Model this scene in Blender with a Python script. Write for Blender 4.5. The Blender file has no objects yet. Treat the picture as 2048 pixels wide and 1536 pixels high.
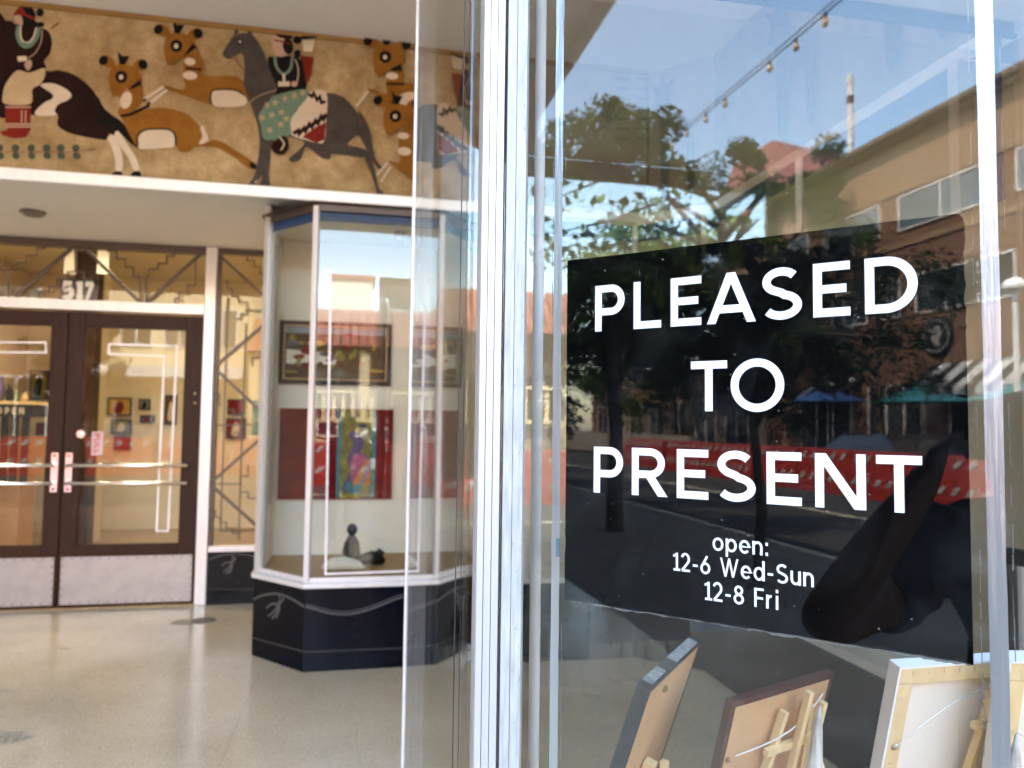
import bpy, bmesh, math, random
from mathutils import Vector, Matrix
random.seed(7)
S = bpy.context.scene
COL = S.collection
R_ = math.radians

# ------------------------------------------------------------------ camera
CAM_H = 1.42
YAW, PITCH, ROLL, FPX = R_(11.3), R_(3.17), R_(0.71), 1479.0
def cam_axes():
    cy, sy = math.cos(YAW), math.sin(YAW)
    F = Vector((sy, cy, 0)); Rr = Vector((cy, -sy, 0)); U = Vector((0, 0, 1))
    F2 = F*math.cos(PITCH) + U*math.sin(PITCH)
    U2 = -F*math.sin(PITCH) + U*math.cos(PITCH)
    R3 = Rr*math.cos(ROLL) + U2*math.sin(ROLL)
    U3 = -Rr*math.sin(ROLL) + U2*math.cos(ROLL)
    return R3, U3, F2
CR, CU, CF = cam_axes()
CPOS = Vector((0, 0, CAM_H))
cd = bpy.data.cameras.new('camera'); cam = bpy.data.objects.new('camera', cd); COL.objects.link(cam)
m = Matrix.Identity(4)
for i in range(3):
    m[i][0] = CR[i]; m[i][1] = CU[i]; m[i][2] = -CF[i]; m[i][3] = CPOS[i]
cam.matrix_world = m
cd.sensor_width = 36; cd.lens = FPX/2048*36; cd.clip_start = 0.01; cd.clip_end = 600
cd.dof.use_dof = True; cd.dof.focus_distance = 0.93; cd.dof.aperture_fstop = 5.6
S.camera = cam
# ------------------------------------------------------------------ world, sun, exposure
SUN_EL, SUN_DIR2 = R_(50), Vector((0.35, 0.94))          # sun stands behind our own building
w = bpy.data.worlds.new('World'); S.world = w; w.use_nodes = True
wn = w.node_tree; wn.nodes.clear()
sky = wn.nodes.new('ShaderNodeTexSky'); sky.sky_type = 'NISHITA'; sky.sun_disc = False
sky.sun_elevation = SUN_EL; sky.sun_rotation = math.atan2(SUN_DIR2.x, SUN_DIR2.y)
sky.air_density = 1.3; sky.dust_density = 1.0; sky.ozone_density = 4.5; sky.altitude = 0
bg = wn.nodes.new('ShaderNodeBackground'); bg.inputs[1].default_value = 0.15
wo = wn.nodes.new('ShaderNodeOutputWorld')
wn.links.new(sky.outputs[0], bg.inputs[0]); wn.links.new(bg.outputs[0], wo.inputs[0])
sd = bpy.data.lights.new('sun', 'SUN'); sd.energy = 2.0; sd.angle = R_(0.5); sd.color = (1, 0.94, 0.86)
so = bpy.data.objects.new('sun', sd); COL.objects.link(so)
sv = Vector((SUN_DIR2.x*math.cos(SUN_EL), SUN_DIR2.y*math.cos(SUN_EL), math.sin(SUN_EL))).normalized()
so.rotation_euler = (-sv).to_track_quat('-Z', 'Y').to_euler(); so.location = (0, 10, 30)
vs = S.view_settings
vs.view_transform = 'Standard'; vs.look = 'None'; vs.gamma = 1; vs.use_curve_mapping = False
vs.exposure = 4.65
vs.use_white_balance = True; vs.white_balance_temperature = 7500; vs.white_balance_tint = 8
cy_ = S.cycles
cy_.use_denoising = True; cy_.max_bounces = 14; cy_.diffuse_bounces = 6; cy_.glossy_bounces = 8
cy_.transparent_max_bounces = 40; cy_.transmission_bounces = 8; cy_.caustics_reflective = False
cy_.sample_clamp_indirect = 12
try: cy_.denoiser = 'OPENIMAGEDENOISE'
except Exception: pass

# ------------------------------------------------------------------ pixel -> place (reads a photo pixel as a point on a real plane)
def ray(px, py): return CR*((px-1024)/FPX) - CU*((py-768)/FPX) + CF
def hit(px, py, P, n):
    d = ray(px, py); return CPOS + d*((Vector(P)-CPOS).dot(n)/d.dot(n))
def atV(px, py, V): return hit(px, py, (0, V, 0), Vector((0, 1, 0)))
def atU(px, py, U): return hit(px, py, (U, 0, 0), Vector((1, 0, 0)))
def atZ(px, py, Z): return hit(px, py, (0, 0, Z), Vector((0, 0, 1)))
CA = R_(44.2)
DC = Vector((math.cos(CA), -math.sin(CA), 0)); NC = Vector((-math.sin(CA), -math.cos(CA), 0))
PC0 = Vector((0.217, 1.0, 0))                             # where the slanted pane starts at the post
CV = CPOS - NC*(2*((CPOS-PC0).dot(NC)))                   # mirror image of the camera in the slanted pane
def rray(px, py):
    d = ray(px, py); return d - NC*(2*d.dot(NC))
def refV(px, py, V):
    d = rray(px, py); return CV + d*((V-CV.y)/d.y)
def refZ(px, py, Z):
    d = rray(px, py); return CV + d*((Z-CV.z)/d.z)

# ------------------------------------------------------------------ materials
def new_mat(name):
    m = bpy.data.materials.new(name); m.use_nodes = True
    return m, m.node_tree, m.node_tree.nodes['Principled BSDF']
def M(name, rgb, rough=0.5, metal=0.0, var=0.12, vs=4.0, bump=0.0, bs=60.0, spec=0.5, coat=0.0, rgb2=None, stretch=(1, 1, 1), emit=0.0):
    m, t, b = new_mat(name); N, L = t.nodes, t.links
    tc = N.new('ShaderNodeTexCoord'); mp = N.new('ShaderNodeMapping'); mp.inputs['Scale'].default_value = stretch
    L.new(tc.outputs['Object'], mp.inputs[0])
    nz = N.new('ShaderNodeTexNoise'); nz.inputs['Scale'].default_value = vs; nz.inputs['Detail'].default_value = 6; nz.inputs['Roughness'].default_value = 0.6
    L.new(mp.outputs[0], nz.inputs['Vector'])
    cr = N.new('ShaderNodeValToRGB')
    lo = tuple(c*(1-var) for c in rgb); hi = tuple(min(1, c*(1+var)) for c in rgb) if rgb2 is None else rgb2
    cr.color_ramp.elements[0].position = 0.3; cr.color_ramp.elements[0].color = (*lo, 1)
    cr.color_ramp.elements[1].position = 0.7; cr.color_ramp.elements[1].color = (*hi, 1)
    L.new(nz.outputs['Fac'], cr.inputs[0]); L.new(cr.outputs[0], b.inputs['Base Color'])
    b.inputs['Roughness'].default_value = rough; b.inputs['Metallic'].default_value = metal
    b.inputs['Specular IOR Level'].default_value = spec; b.inputs['Coat Weight'].default_value = coat
    if bump:
        n2 = N.new('ShaderNodeTexNoise'); n2.inputs['Scale'].default_value = bs; n2.inputs['Detail'].default_value = 4
        L.new(mp.outputs[0], n2.inputs['Vector'])
        bp = N.new('ShaderNodeBump'); bp.inputs['Strength'].default_value = bump; bp.inputs['Distance'].default_value = 0.01
        L.new(n2.outputs['Fac'], bp.inputs['Height']); L.new(bp.outputs[0], b.inputs['Normal'])
    if emit:
        b.inputs['Emission Color'].default_value = (*rgb, 1); b.inputs['Emission Strength'].default_value = emit
    return m
def glass(name, f0=0.045, tint=(0.97, 0.985, 0.975), dust=0.0, power=5.0):
    m = bpy.data.materials.new(name); m.use_nodes = True; t = m.node_tree; N, L = t.nodes, t.links; N.clear()
    out = N.new('ShaderNodeOutputMaterial'); tr = N.new('ShaderNodeBsdfTransparent'); tr.inputs[0].default_value = (*tint, 1)
    gl = N.new('ShaderNodeBsdfGlossy'); gl.inputs['Roughness'].default_value = 0.0
    lw = N.new('ShaderNodeLayerWeight'); lw.inputs[0].default_value = 0.5
    pw = N.new('ShaderNodeMath'); pw.operation = 'POWER'; pw.inputs[1].default_value = power
    ma = N.new('ShaderNodeMath'); ma.operation = 'MULTIPLY_ADD'; ma.inputs[1].default_value = 1-f0; ma.inputs[2].default_value = f0
    L.new(lw.outputs['Facing'], pw.inputs[0]); L.new(pw.outputs[0], ma.inputs[0])
    mx = N.new('ShaderNodeMixShader'); L.new(ma.outputs[0], mx.inputs[0]); L.new(tr.outputs[0], mx.inputs[1]); L.new(gl.outputs[0], mx.inputs[2])
    last = mx
    if dust:
        tc = N.new('ShaderNodeTexCoord')
        vo = N.new('ShaderNodeTexVoronoi'); vo.inputs['Scale'].default_value = 34; L.new(tc.outputs['Object'], vo.inputs['Vector'])
        lt = N.new('ShaderNodeMath'); lt.operation = 'LESS_THAN'; lt.inputs[1].default_value = 0.035; L.new(vo.outputs['Distance'], lt.inputs[0])
        nz = N.new('ShaderNodeTexNoise'); nz.inputs['Scale'].default_value = 9; nz.inputs['Detail'].default_value = 8
        L.new(tc.outputs['Object'], nz.inputs['Vector'])
        mr = N.new('ShaderNodeMapRange'); mr.inputs[1].default_value = 0.52; mr.inputs[2].default_value = 0.80; L.new(nz.outputs['Fac'], mr.inputs[0])
        sc = N.new('ShaderNodeMath'); sc.operation = 'MULTIPLY'; sc.inputs[1].default_value = dust; L.new(mr.outputs[0], sc.inputs[0])
        nz.inputs['Distortion'].default_value = 1.2
        s2 = N.new('ShaderNodeMath'); s2.operation = 'MULTIPLY_ADD'; s2.inputs[1].default_value = 0.22; L.new(lt.outputs[0], s2.inputs[0]); L.new(sc.outputs[0], s2.inputs[2])
        df = N.new('ShaderNodeBsdfDiffuse'); df.inputs[0].default_value = (0.7, 0.7, 0.68, 1)
        m2 = N.new('ShaderNodeMixShader'); L.new(s2.outputs[0], m2.inputs[0]); L.new(mx.outputs[0], m2.inputs[1]); L.new(df.outputs[0], m2.inputs[2]); last = m2
    L.new(last.outputs[0], out.inputs[0])
    return m
def terrazzo_mat():
    m, t, b = new_mat('terrazzo'); N, L = t.nodes, t.links
    tc = N.new('ShaderNodeTexCoord')
    v = N.new('ShaderNodeTexVoronoi'); v.inputs['Scale'].default_value = 300; L.new(tc.outputs['Object'], v.inputs['Vector'])
    c1 = N.new('ShaderNodeValToRGB'); e = c1.color_ramp.elements
    e[0].position = 0.0; e[0].color = (0.54, 0.405, 0.265, 1); e[1].position = 1; e[1].color = (0.83, 0.69, 0.51, 1)
    q = c1.color_ramp.elements.new(0.5); q.color = (0.70, 0.56, 0.395, 1)
    sp = N.new('ShaderNodeSeparateColor'); L.new(v.outputs['Color'], sp.inputs[0]); L.new(sp.outputs[0], c1.inputs[0])
    nz = N.new('ShaderNodeTexNoise'); nz.inputs['Scale'].default_value = 1.3; nz.inputs['Detail'].default_value = 7; L.new(tc.outputs['Object'], nz.inputs['Vector'])
    c2 = N.new('ShaderNodeValToRGB'); c2.color_ramp.elements[0].position = 0.3; c2.color_ramp.elements[0].color = (0.82, 0.79, 0.74, 1)
    c2.color_ramp.elements[1].position = 0.62; c2.color_ramp.elements[1].color = (1, 1, 1, 1); L.new(nz.outputs['Fac'], c2.inputs[0])
    mx = N.new('ShaderNodeMix'); mx.data_type = 'RGBA'; mx.blend_type = 'MULTIPLY'; mx.inputs[0].default_value = 1
    L.new(c1.outputs[0], mx.inputs[6]); L.new(c2.outputs[0], mx.inputs[7]); L.new(mx.outputs[2], b.inputs['Base Color'])
    r = N.new('ShaderNodeMapRange'); r.inputs[3].default_value = 0.10; r.inputs[4].default_value = 0.28; L.new(nz.outputs['Fac'], r.inputs[0]); L.new(r.outputs[0], b.inputs['Roughness'])
    return m
def brick_mat(name, c1, c2, mortar, scale=4.0):
    m, t, b = new_mat(name); N, L = t.nodes, t.links
    tc = N.new('ShaderNodeTexCoord'); mp = N.new('ShaderNodeMapping'); mp.inputs['Rotation'].default_value = (R_(90), 0, 0)
    L.new(tc.outputs['Object'], mp.inputs[0])
    br = N.new('ShaderNodeTexBrick'); br.inputs['Scale'].default_value = scale; br.inputs['Color1'].default_value = (*c1, 1); br.inputs['Color2'].default_value = (*c2, 1); br.inputs['Mortar'].default_value = (*mortar, 1)
    L.new(mp.outputs[0], br.inputs['Vector']); L.new(br.outputs[0], b.inputs['Base Color']); b.inputs['Roughness'].default_value = 0.85
    return m
MAT = {}
def mk(k, *a, **kw): MAT[k] = M(k, *a, **kw)
MAT['terrazzo'] = terrazzo_mat()
def mural_mat():
    m, t, b = new_mat('mural_ground'); N, L = t.nodes, t.links
    tc = N.new('ShaderNodeTexCoord')
    def nz(sc, det, r=0.65):
        n = N.new('ShaderNodeTexNoise'); n.inputs['Scale'].default_value = sc; n.inputs['Detail'].default_value = det; n.inputs['Roughness'].default_value = r
        L.new(tc.outputs['Object'], n.inputs['Vector']); return n
    def ramp(src, a, ca, b_, cb):
        r = N.new('ShaderNodeValToRGB'); e = r.color_ramp.elements; e[0].position = a; e[0].color = (*ca, 1); e[1].position = b_; e[1].color = (*cb, 1); L.new(src.outputs['Fac'], r.inputs[0]); return r
    def mul(x, y):
        k = N.new('ShaderNodeMix'); k.data_type = 'RGBA'; k.blend_type = 'MULTIPLY'; k.inputs[0].default_value = 1; L.new(x, k.inputs[6]); L.new(y, k.inputs[7]); return k.outputs[2]
    c = ramp(nz(2.6, 8), 0.34, (0.36, 0.245, 0.115), 0.66, (0.63, 0.475, 0.275)).outputs[0]
    c = mul(c, ramp(nz(9, 8), 0.36, (0.72, 0.66, 0.58), 0.60, (1, 1, 1)).outputs[0])
    c = mul(c, ramp(nz(60, 4), 0.35, (0.84, 0.82, 0.80), 0.65, (1, 1, 1)).outputs[0])
    L.new(c, b.inputs['Base Color']); b.inputs['Roughness'].default_value = 0.85; b.inputs['Specular IOR Level'].default_value = 0.08
    return m
mk('ceiling_plaster', (0.82, 0.77, 0.70), 0.8, var=0.04, vs=2, bump=0.05)
mk('soffit_plaster', (0.78, 0.73, 0.66), 0.8, var=0.04, vs=2, bump=0.05)
MAT['mural_ground'] = mural_mat()
mk('mural_reflection_grey', (0.27, 0.235, 0.20), 0.85, spec=0.05, rgb2=(0.33, 0.29, 0.25), var=0.0, vs=4)  # mural ground greyed behind the glass, in place of a stronger sky reflection
mk('mural_edge', (0.30, 0.17, 0.06), 0.85, spec=0.08)
mk('paint_dark_brown', (0.022, 0.010, 0.008), 0.85, spec=0.08, var=0.3)
mk('paint_black', (0.012, 0.010, 0.009), 0.85, spec=0.08)
mk('paint_orange_brown', (0.27, 0.115, 0.022), 0.85, spec=0.08, var=0.18, vs=9)
mk('paint_cream', (0.66, 0.55, 0.42), 0.85, spec=0.08, var=0.1)
mk('paint_tan', (0.52, 0.39, 0.23), 0.85, spec=0.08, var=0.1, vs=12)
mk('paint_grey', (0.072, 0.062, 0.055), 0.85, spec=0.08, var=0.2, vs=12)
mk('paint_red', (0.20, 0.022, 0.014), 0.85, spec=0.08, var=0.2)
mk('paint_green', (0.15, 0.24, 0.175), 0.85, spec=0.08, var=0.15)
mk('paint_leaf', (0.07, 0.085, 0.06), 0.85, spec=0.08)
mk('paint_faint', (0.13, 0.12, 0.11), 0.85, spec=0.08)
mk('paint_flesh', (0.50, 0.33, 0.24), 0.85, spec=0.08)
mk('aluminium', (0.82, 0.80, 0.79), 0.38, 0.55, var=0.06, vs=40, stretch=(1, 1, 0.05))
mk('bright_trim', (0.86, 0.82, 0.80), 0.35, 0.25, var=0.05, vs=30, stretch=(1, 1, 0.04))
mk('post_paint', (0.375, 0.375, 0.34), 0.55, 0.1, var=0.22, vs=160, stretch=(1, 1, 0.10), bump=0.1, bs=160)
mk('post_metal', (0.46, 0.445, 0.44), 0.42, 0.3, var=0.05, vs=60, stretch=(1, 1, 0.03))
mk('dark_gap', (0.03, 0.03, 0.032), 0.6)
mk('grille_bar', (0.115, 0.085, 0.07), 0.45, 0.3, var=0.15)
mk('door_wood', (0.032, 0.011, 0.005), 0.5, spec=0.2, rgb2=(0.055, 0.020, 0.009), var=0.0, vs=6, stretch=(8, 8, 0.5))
mk('kick_plate', (0.40, 0.375, 0.355), 0.42, 0.55, var=0.10, vs=9, bump=0.03, bs=200)
mk('chrome', (0.88, 0.86, 0.85), 0.16, 0.9, var=0.02)
mk('black_base', (0.0025, 0.003, 0.007), 0.15, var=0.3, spec=0.13)
mk('etched_line', (0.10, 0.09, 0.085), 0.6)
mk('blue_header', (0.010, 0.045, 0.13), 0.5, var=0.25, vs=15)
mk('foil', (0.55, 0.57, 0.59), 0.34, 0.75, var=0.14, vs=60, stretch=(1, 1, 0.05), bump=0.15, bs=220)
mk('foil_far', (0.86, 0.80, 0.78), 0.5, 0.2)
mk('vinyl_black', (0.002, 0.002, 0.0022), 0.6, var=0.2, spec=0.0)
mk('vinyl_white', (0.93, 0.93, 0.93), 0.7, var=0.03, vs=40, spec=0.0)
mk('adhesive', (0.19, 0.18, 0.165), 0.8, spec=0.0)
mk('pine', (0.74, 0.50, 0.24), 0.55, rgb2=(0.85, 0.63, 0.34), var=0.0, vs=9, stretch=(6, 6, 1))
mk('pine_dark', (0.45, 0.27, 0.11), 0.55, rgb2=(0.58, 0.38, 0.18), var=0.0, vs=9, stretch=(6, 6, 1))
mk('hardboard', (0.62, 0.365, 0.18), 0.6, var=0.10, vs=6)
mk('hardboard_edge', (0.09, 0.035, 0.025), 0.5)
mk('canvas_back', (0.86, 0.77, 0.64), 0.85, var=0.05, vs=5, bump=0.1, bs=400)
mk('canvas_white', (0.82, 0.81, 0.80), 0.7, var=0.03)
mk('wire', (0.55, 0.52, 0.48), 0.35, 0.8)
mk('worn_black', (0.03, 0.03, 0.03), 0.5, rgb2=(0.07, 0.07, 0.068), var=0, vs=30)
mk('worn_grey', (0.20, 0.22, 0.22), 0.6, rgb2=(0.5, 0.52, 0.52), var=0, vs=60)
mk('driftwood', (0.42, 0.33, 0.25), 0.8, rgb2=(0.75, 0.70, 0.63), var=0, vs=14, stretch=(8, 8, 1), bump=0.3, bs=30)
mk('white_wall', (0.84, 0.775, 0.655), 0.8, var=0.03)
mk('case_wood', (0.38, 0.20, 0.085), 0.5, spec=0.2, rgb2=(0.50, 0.29, 0.13), var=0, vs=6, stretch=(1, 8, 1))
mk('cream_wall', (0.56, 0.49, 0.37), 0.85, var=0.05)
mk('gallery_wall', (0.68, 0.585, 0.415), 0.85, var=0.04)
mk('gallery_floor', (0.34, 0.22, 0.12), 0.4, var=0.15, vs=3)
mk('bronze', (0.018, 0.014, 0.011), 0.35, 0.4)
mk('white_stone', (0.70, 0.64, 0.54), 0.7, var=0.1, vs=20)
mk('frame_brown', (0.035, 0.013, 0.006), 0.5, spec=0.2)
mk('frame_black', (0.012, 0.011, 0.010), 0.4)
mk('red_art', (0.11, 0.006, 0.010), 0.8, spec=0.1, rgb2=(0.24, 0.015, 0.014), var=0, vs=10)
mk('olive_art', (0.10, 0.085, 0.012), 0.6, rgb2=(0.34, 0.26, 0.03), var=0, vs=22)
mk('teal_art', (0.02, 0.13, 0.15), 0.6, rgb2=(0.05, 0.24, 0.26), var=0, vs=22)
mk('violet_art', (0.05, 0.025, 0.09), 0.6, rgb2=(0.14, 0.09, 0.2), var=0, vs=30)
mk('land_art', (0.045, 0.024, 0.014), 0.8, spec=0.1, rgb2=(0.16, 0.09, 0.05), var=0, vs=14)
mk('sky_art', (0.22, 0.26, 0.30), 0.6)
mk('yellow_art', (0.45, 0.20, 0.02), 0.6, rgb2=(0.55, 0.36, 0.04), var=0, vs=18)
mk('grey_art', (0.16, 0.14, 0.11), 0.6, rgb2=(0.24, 0.21, 0.17), var=0, vs=18)
mk('sticker_pink', (0.75, 0.50, 0.48), 0.5, var=0.03)
mk('sticker_red', (0.60, 0.02, 0.03), 0.5)
mk('number_white', (0.85, 0.84, 0.76), 0.4)
mk('concrete', (0.19, 0.158, 0.122), 0.85, var=0.16, vs=2.2, bump=0.15)
mk('asphalt', (0.026, 0.0245, 0.023), 0.9, var=0.2, vs=6, bump=0.3, bs=90)
mk('road_paint', (0.68, 0.62, 0.40), 0.7)
mk('tan_stucco', (0.27, 0.16, 0.092), 0.9, var=0.07)
mk('cornice_brown', (0.11, 0.065, 0.04), 0.7)
mk('cream_stucco', (0.58, 0.46, 0.28), 0.9, var=0.06)
mk('pale_stucco', (0.70, 0.66, 0.58), 0.9, var=0.05)
mk('roof_tile', (0.26, 0.07, 0.04), 0.8, rgb2=(0.42, 0.15, 0.09), var=0, vs=9)
mk('red_roof', (0.21, 0.072, 0.05), 0.8, var=0.15)
mk('window_dark', (0.03, 0.035, 0.04), 0.08, spec=0.7)
mk('window_blue', (0.13, 0.17, 0.20), 0.15, spec=0.7)
mk('awning_white', (0.50, 0.50, 0.49), 0.8)
mk('awning_black', (0.02, 0.02, 0.02), 0.8)
mk('teal_fabric', (0.012, 0.16, 0.19), 0.8)
mk('blue_fabric', (0.007, 0.055, 0.19), 0.8)
mk('orange_plastic', (0.27, 0.016, 0.008), 0.5, var=0.12)
mk('barrier_white', (0.30, 0.27, 0.26), 0.5, var=0.2)
mk('white_sheet', (0.82, 0.80, 0.78), 0.4)
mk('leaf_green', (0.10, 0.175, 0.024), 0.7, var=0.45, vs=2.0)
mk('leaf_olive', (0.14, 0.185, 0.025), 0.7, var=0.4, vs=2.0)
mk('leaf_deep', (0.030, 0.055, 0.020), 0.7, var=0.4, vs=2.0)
mk('bark', (0.075, 0.052, 0.036), 0.9, var=0.3, vs=8)
mk('bulb_glass', (0.55, 0.36, 0.18), 0.2)
mk('cable', (0.03, 0.027, 0.024), 0.6)
mk('pale_pole', (0.62, 0.58, 0.56), 0.5, var=0.15, vs=3)
mk('skin', (0.17, 0.075, 0.05), 0.55, var=0.08)
mk('shirt_black', (0.055, 0.056, 0.062), 0.85, var=0.2, bump=0.5, bs=18)
mk('trousers', (0.022, 0.025, 0.035), 0.85)
mk('hair', (0.014, 0.010, 0.008), 0.6)
mk('phone_body', (0.012, 0.012, 0.013), 0.3)
mk('car_paint', (0.03, 0.032, 0.036), 0.25, 0.3, coat=0.6)
mk('car_white', (0.62, 0.62, 0.61), 0.3, 0.0, coat=0.6)
mk('tyre', (0.015, 0.015, 0.015), 0.8)
mk('lamp_shade', (0.75, 0.75, 0.72), 0.4)
mk('lamp_glow', (1.0, 0.86, 0.62), 0.4, emit=2.4)
mk('joint', (0.33, 0.26, 0.18), 0.5)
mk('brass', (0.35, 0.25, 0.12), 0.4, 0.7, var=0.3, vs=30)
mk('floor_mark', (0.20, 0.16, 0.12), 0.5, rgb2=(0.52, 0.42, 0.31), var=0, vs=45)
mk('stain', (0.09, 0.075, 0.06), 0.6, rgb2=(0.28, 0.23, 0.18), var=0, vs=80)
mk('flower_yellow', (0.55, 0.50, 0.05), 0.8)
MAT['glass'] = glass('glass', 0.030, dust=0.0)
MAT['glass_rear'] = glass('glass_rear', 0.075, (0.88, 0.88, 0.86))
MAT['glass_front'] = glass('glass_front', 0.036, (0.89, 0.895, 0.89), dust=0.012)
MAT['glass_side'] = glass('glass_side', 0.05, (0.94, 0.95, 0.93), power=4.2)
MAT['glass_edge'] = M('glass_edge', (0.30, 0.42, 0.36), 0.2, var=0.1)
MAT['brick'] = brick_mat('brick', (0.15, 0.066, 0.035), (0.20, 0.092, 0.05), (0.20, 0.14, 0.10), 3.2)

# ------------------------------------------------------------------ mesh helpers
ORG = {}
class MB:
    def __init__(s): s.v = []; s.f = []; s.sm = False
    def add(s, vs, fs):
        o = len(s.v); s.v += [tuple(v) for v in vs]; s.f += [tuple(i+o for i in f) for f in fs]; return s
    def box(s, x0, y0, z0, x1, y1, z1):
        if x1 < x0: x0, x1 = x1, x0
        if y1 < y0: y0, y1 = y1, y0
        if z1 < z0: z0, z1 = z1, z0
        return s.add([(x0,y0,z0),(x1,y0,z0),(x1,y1,z0),(x0,y1,z0),(x0,y0,z1),(x1,y0,z1),(x1,y1,z1),(x0,y1,z1)],
                     [(0,3,2,1),(4,5,6,7),(0,1,5,4),(1,2,6,5),(2,3,7,6),(3,0,4,7)])
    def obox(s, o, a, b, c):
        o, a, b, c = map(Vector, (o, a, b, c)); 
        P = [o, o+a, o+a+b, o+b, o+c, o+a+c, o+a+b+c, o+b+c]
        fs = [(0,3,2,1),(4,5,6,7),(0,1,5,4),(1,2,6,5),(2,3,7,6),(3,0,4,7)]
        if a.cross(b).dot(c) < 0: fs = [tuple(reversed(f)) for f in fs]
        return s.add(P, fs)
    def bar(s, p, q, w, h, up=(0, 0, 1)):
        p, q = Vector(p), Vector(q); d = (q-p).normalized(); up = Vector(up)
        side = d.cross(up)
        if side.length < 1e-5: side = d.cross(Vector((0, 1, 0)))
        side.normalize(); u2 = side.cross(d)
        return s.obox(p-side*w/2-u2*h/2, q-p, side*w, u2*h)
    def prism(s, pts, z0, z1):
        n = len(pts)
        area = sum(pts[i][0]*pts[(i+1)%n][1]-pts[(i+1)%n][0]*pts[i][1] for i in range(n))
        if area < 0: pts = list(reversed(pts))
        return s.add([(p[0],p[1],z0) for p in pts]+[(p[0],p[1],z1) for p in pts],
                     [tuple(reversed(range(n))), tuple(range(n, 2*n))]+[(i,(i+1)%n,(i+1)%n+n,i+n) for i in range(n)])
    def wall(s, a, b, z0, z1, th):                       # vertical slab from plan point a to b; thickness to the left of a->b
        a = Vector((a[0], a[1], 0)); b = Vector((b[0], b[1], 0)); d = (b-a).normalized(); nrm = Vector((-d.y, d.x, 0))
        return s.obox(a+Vector((0,0,z0)), b-a, nrm*th, Vector((0,0,z1-z0)))
    def poly(s, pts):
        o = len(s.v); s.v += [tuple(p) for p in pts]; s.f.append(tuple(range(o, o+len(pts)))); return s
    def ribbon(s, pts, width, nrm, closed=False):         # flat stroke with mitred joints
        P = [Vector(p) for p in pts]; P = [p for i, p in enumerate(P) if i == 0 or (p-P[i-1]).length > 1e-7]; n = len(P); nrm = Vector(nrm); L, Rr = [], []
        for i in range(n):
            a = P[i-1] if (i > 0 or closed) else None; b = P[(i+1) % n] if (i < n-1 or closed) else None
            d1 = (P[i]-a).normalized() if a is not None else None; d2 = (b-P[i]).normalized() if b is not None else None
            if d1 is None: d1 = d2
            if d2 is None: d2 = d1
            n1 = nrm.cross(d1); n2 = nrm.cross(d2); mm = (n1+n2)
            if mm.length < 1e-4: mm = n1
            mm.normalize(); k = min(2.2, 1/max(0.2, mm.dot(n1)))
            L.append(P[i]+mm*width/2*k); Rr.append(P[i]-mm*width/2*k)
        o = len(s.v); s.v += [tuple(x) for x in L+Rr]
        for i in range(n if closed else n-1):
            j = (i+1) % n; s.f.append((o+i, o+n+i, o+n+j, o+j))
        return s
    def tube(s, pts, r, n=8, caps=True):
        P = [Vector(p) for p in pts]; rr = r if isinstance(r, (list, tuple)) else [r]*len(P); o = len(s.v); prev = None
        for i, p in enumerate(P):
            d = (P[min(i+1, len(P)-1)]-P[max(i-1, 0)]).normalized()
            ref = Vector((0,0,1)) if abs(d.z) < 0.9 else Vector((1,0,0))
            a = d.cross(ref).normalized() if prev is None else (prev-d*prev.dot(d)).normalized(); prev = a; b = d.cross(a)
            for k in range(n):
                t = 2*math.pi*k/n; s.v.append(tuple(p+(a*math.cos(t)+b*math.sin(t))*rr[i]))
        for i in range(len(P)-1):
            for k in range(n):
                s.f.append((o+i*n+k, o+i*n+(k+1)%n, o+(i+1)*n+(k+1)%n, o+(i+1)*n+k))
        if caps:
            s.f.append(tuple(o+k for k in reversed(range(n)))); e = o+(len(P)-1)*n; s.f.append(tuple(e+k for k in range(n)))
        return s
    def lathe(s, prof, c, n=20, axis=None):
        c = Vector(c); o = len(s.v)
        ax = Vector(axis).normalized() if axis else Vector((0,0,1))
        a = ax.orthogonal().normalized(); b = ax.cross(a)
        for (r, z) in prof:
            for k in range(n):
                t = 2*math.pi*k/n; s.v.append(tuple(c+ax*z+(a*math.cos(t)+b*math.sin(t))*r))
        for i in range(len(prof)-1):
            for k in range(n):
                s.f.append((o+i*n+k, o+i*n+(k+1)%n, o+(i+1)*n+(k+1)%n, o+(i+1)*n+k))
        s.f.append(tuple(o+k for k in reversed(range(n)))); e = o+(len(prof)-1)*n; s.f.append(tuple(e+k for k in range(n)))
        return s
    def build(s, name, mat, parent=None, smooth=False, bevel=0.0):
        off = ORG.get(parent.name, Vector()) if parent else Vector()
        me = bpy.data.meshes.new(name); me.from_pydata([tuple(Vector(v)-off) for v in s.v], [], s.f); me.update()
        me.materials.append(MAT[mat] if isinstance(mat, str) else mat)
        if smooth:
            for p in me.polygons: p.use_smooth = True
        o = bpy.data.objects.new(name, me); COL.objects.link(o)
        if parent:
            o.parent = parent; ORG[o.name] = off
        if bevel:
            b = o.modifiers.new('bevel', 'BEVEL'); b.width = bevel; b.segments = 2; b.limit_method = 'ANGLE'
        return o
def thing(name, label, cat, loc=(0, 0, 0), group=None, rz=0.0):
    o = bpy.data.objects.new(name, None); COL.objects.link(o); o.location = loc; o.rotation_euler.z = rz
    o.empty_display_size = 0.1; o['label'] = label; o['category'] = cat
    if group: o['group'] = group
    ORG[o.name] = Vector(loc)
    return o
def tag(o, label, cat, group=None):
    o['label'] = label; o['category'] = cat
    if group: o['group'] = group
    return o
def struct(o): o['kind'] = 'structure'; return o
def copy_tree(o, parent=None):
    c = o.copy(); COL.objects.link(c); c.parent = parent
    for ch in list(o.children): copy_tree(ch, c)
    return c
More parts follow.
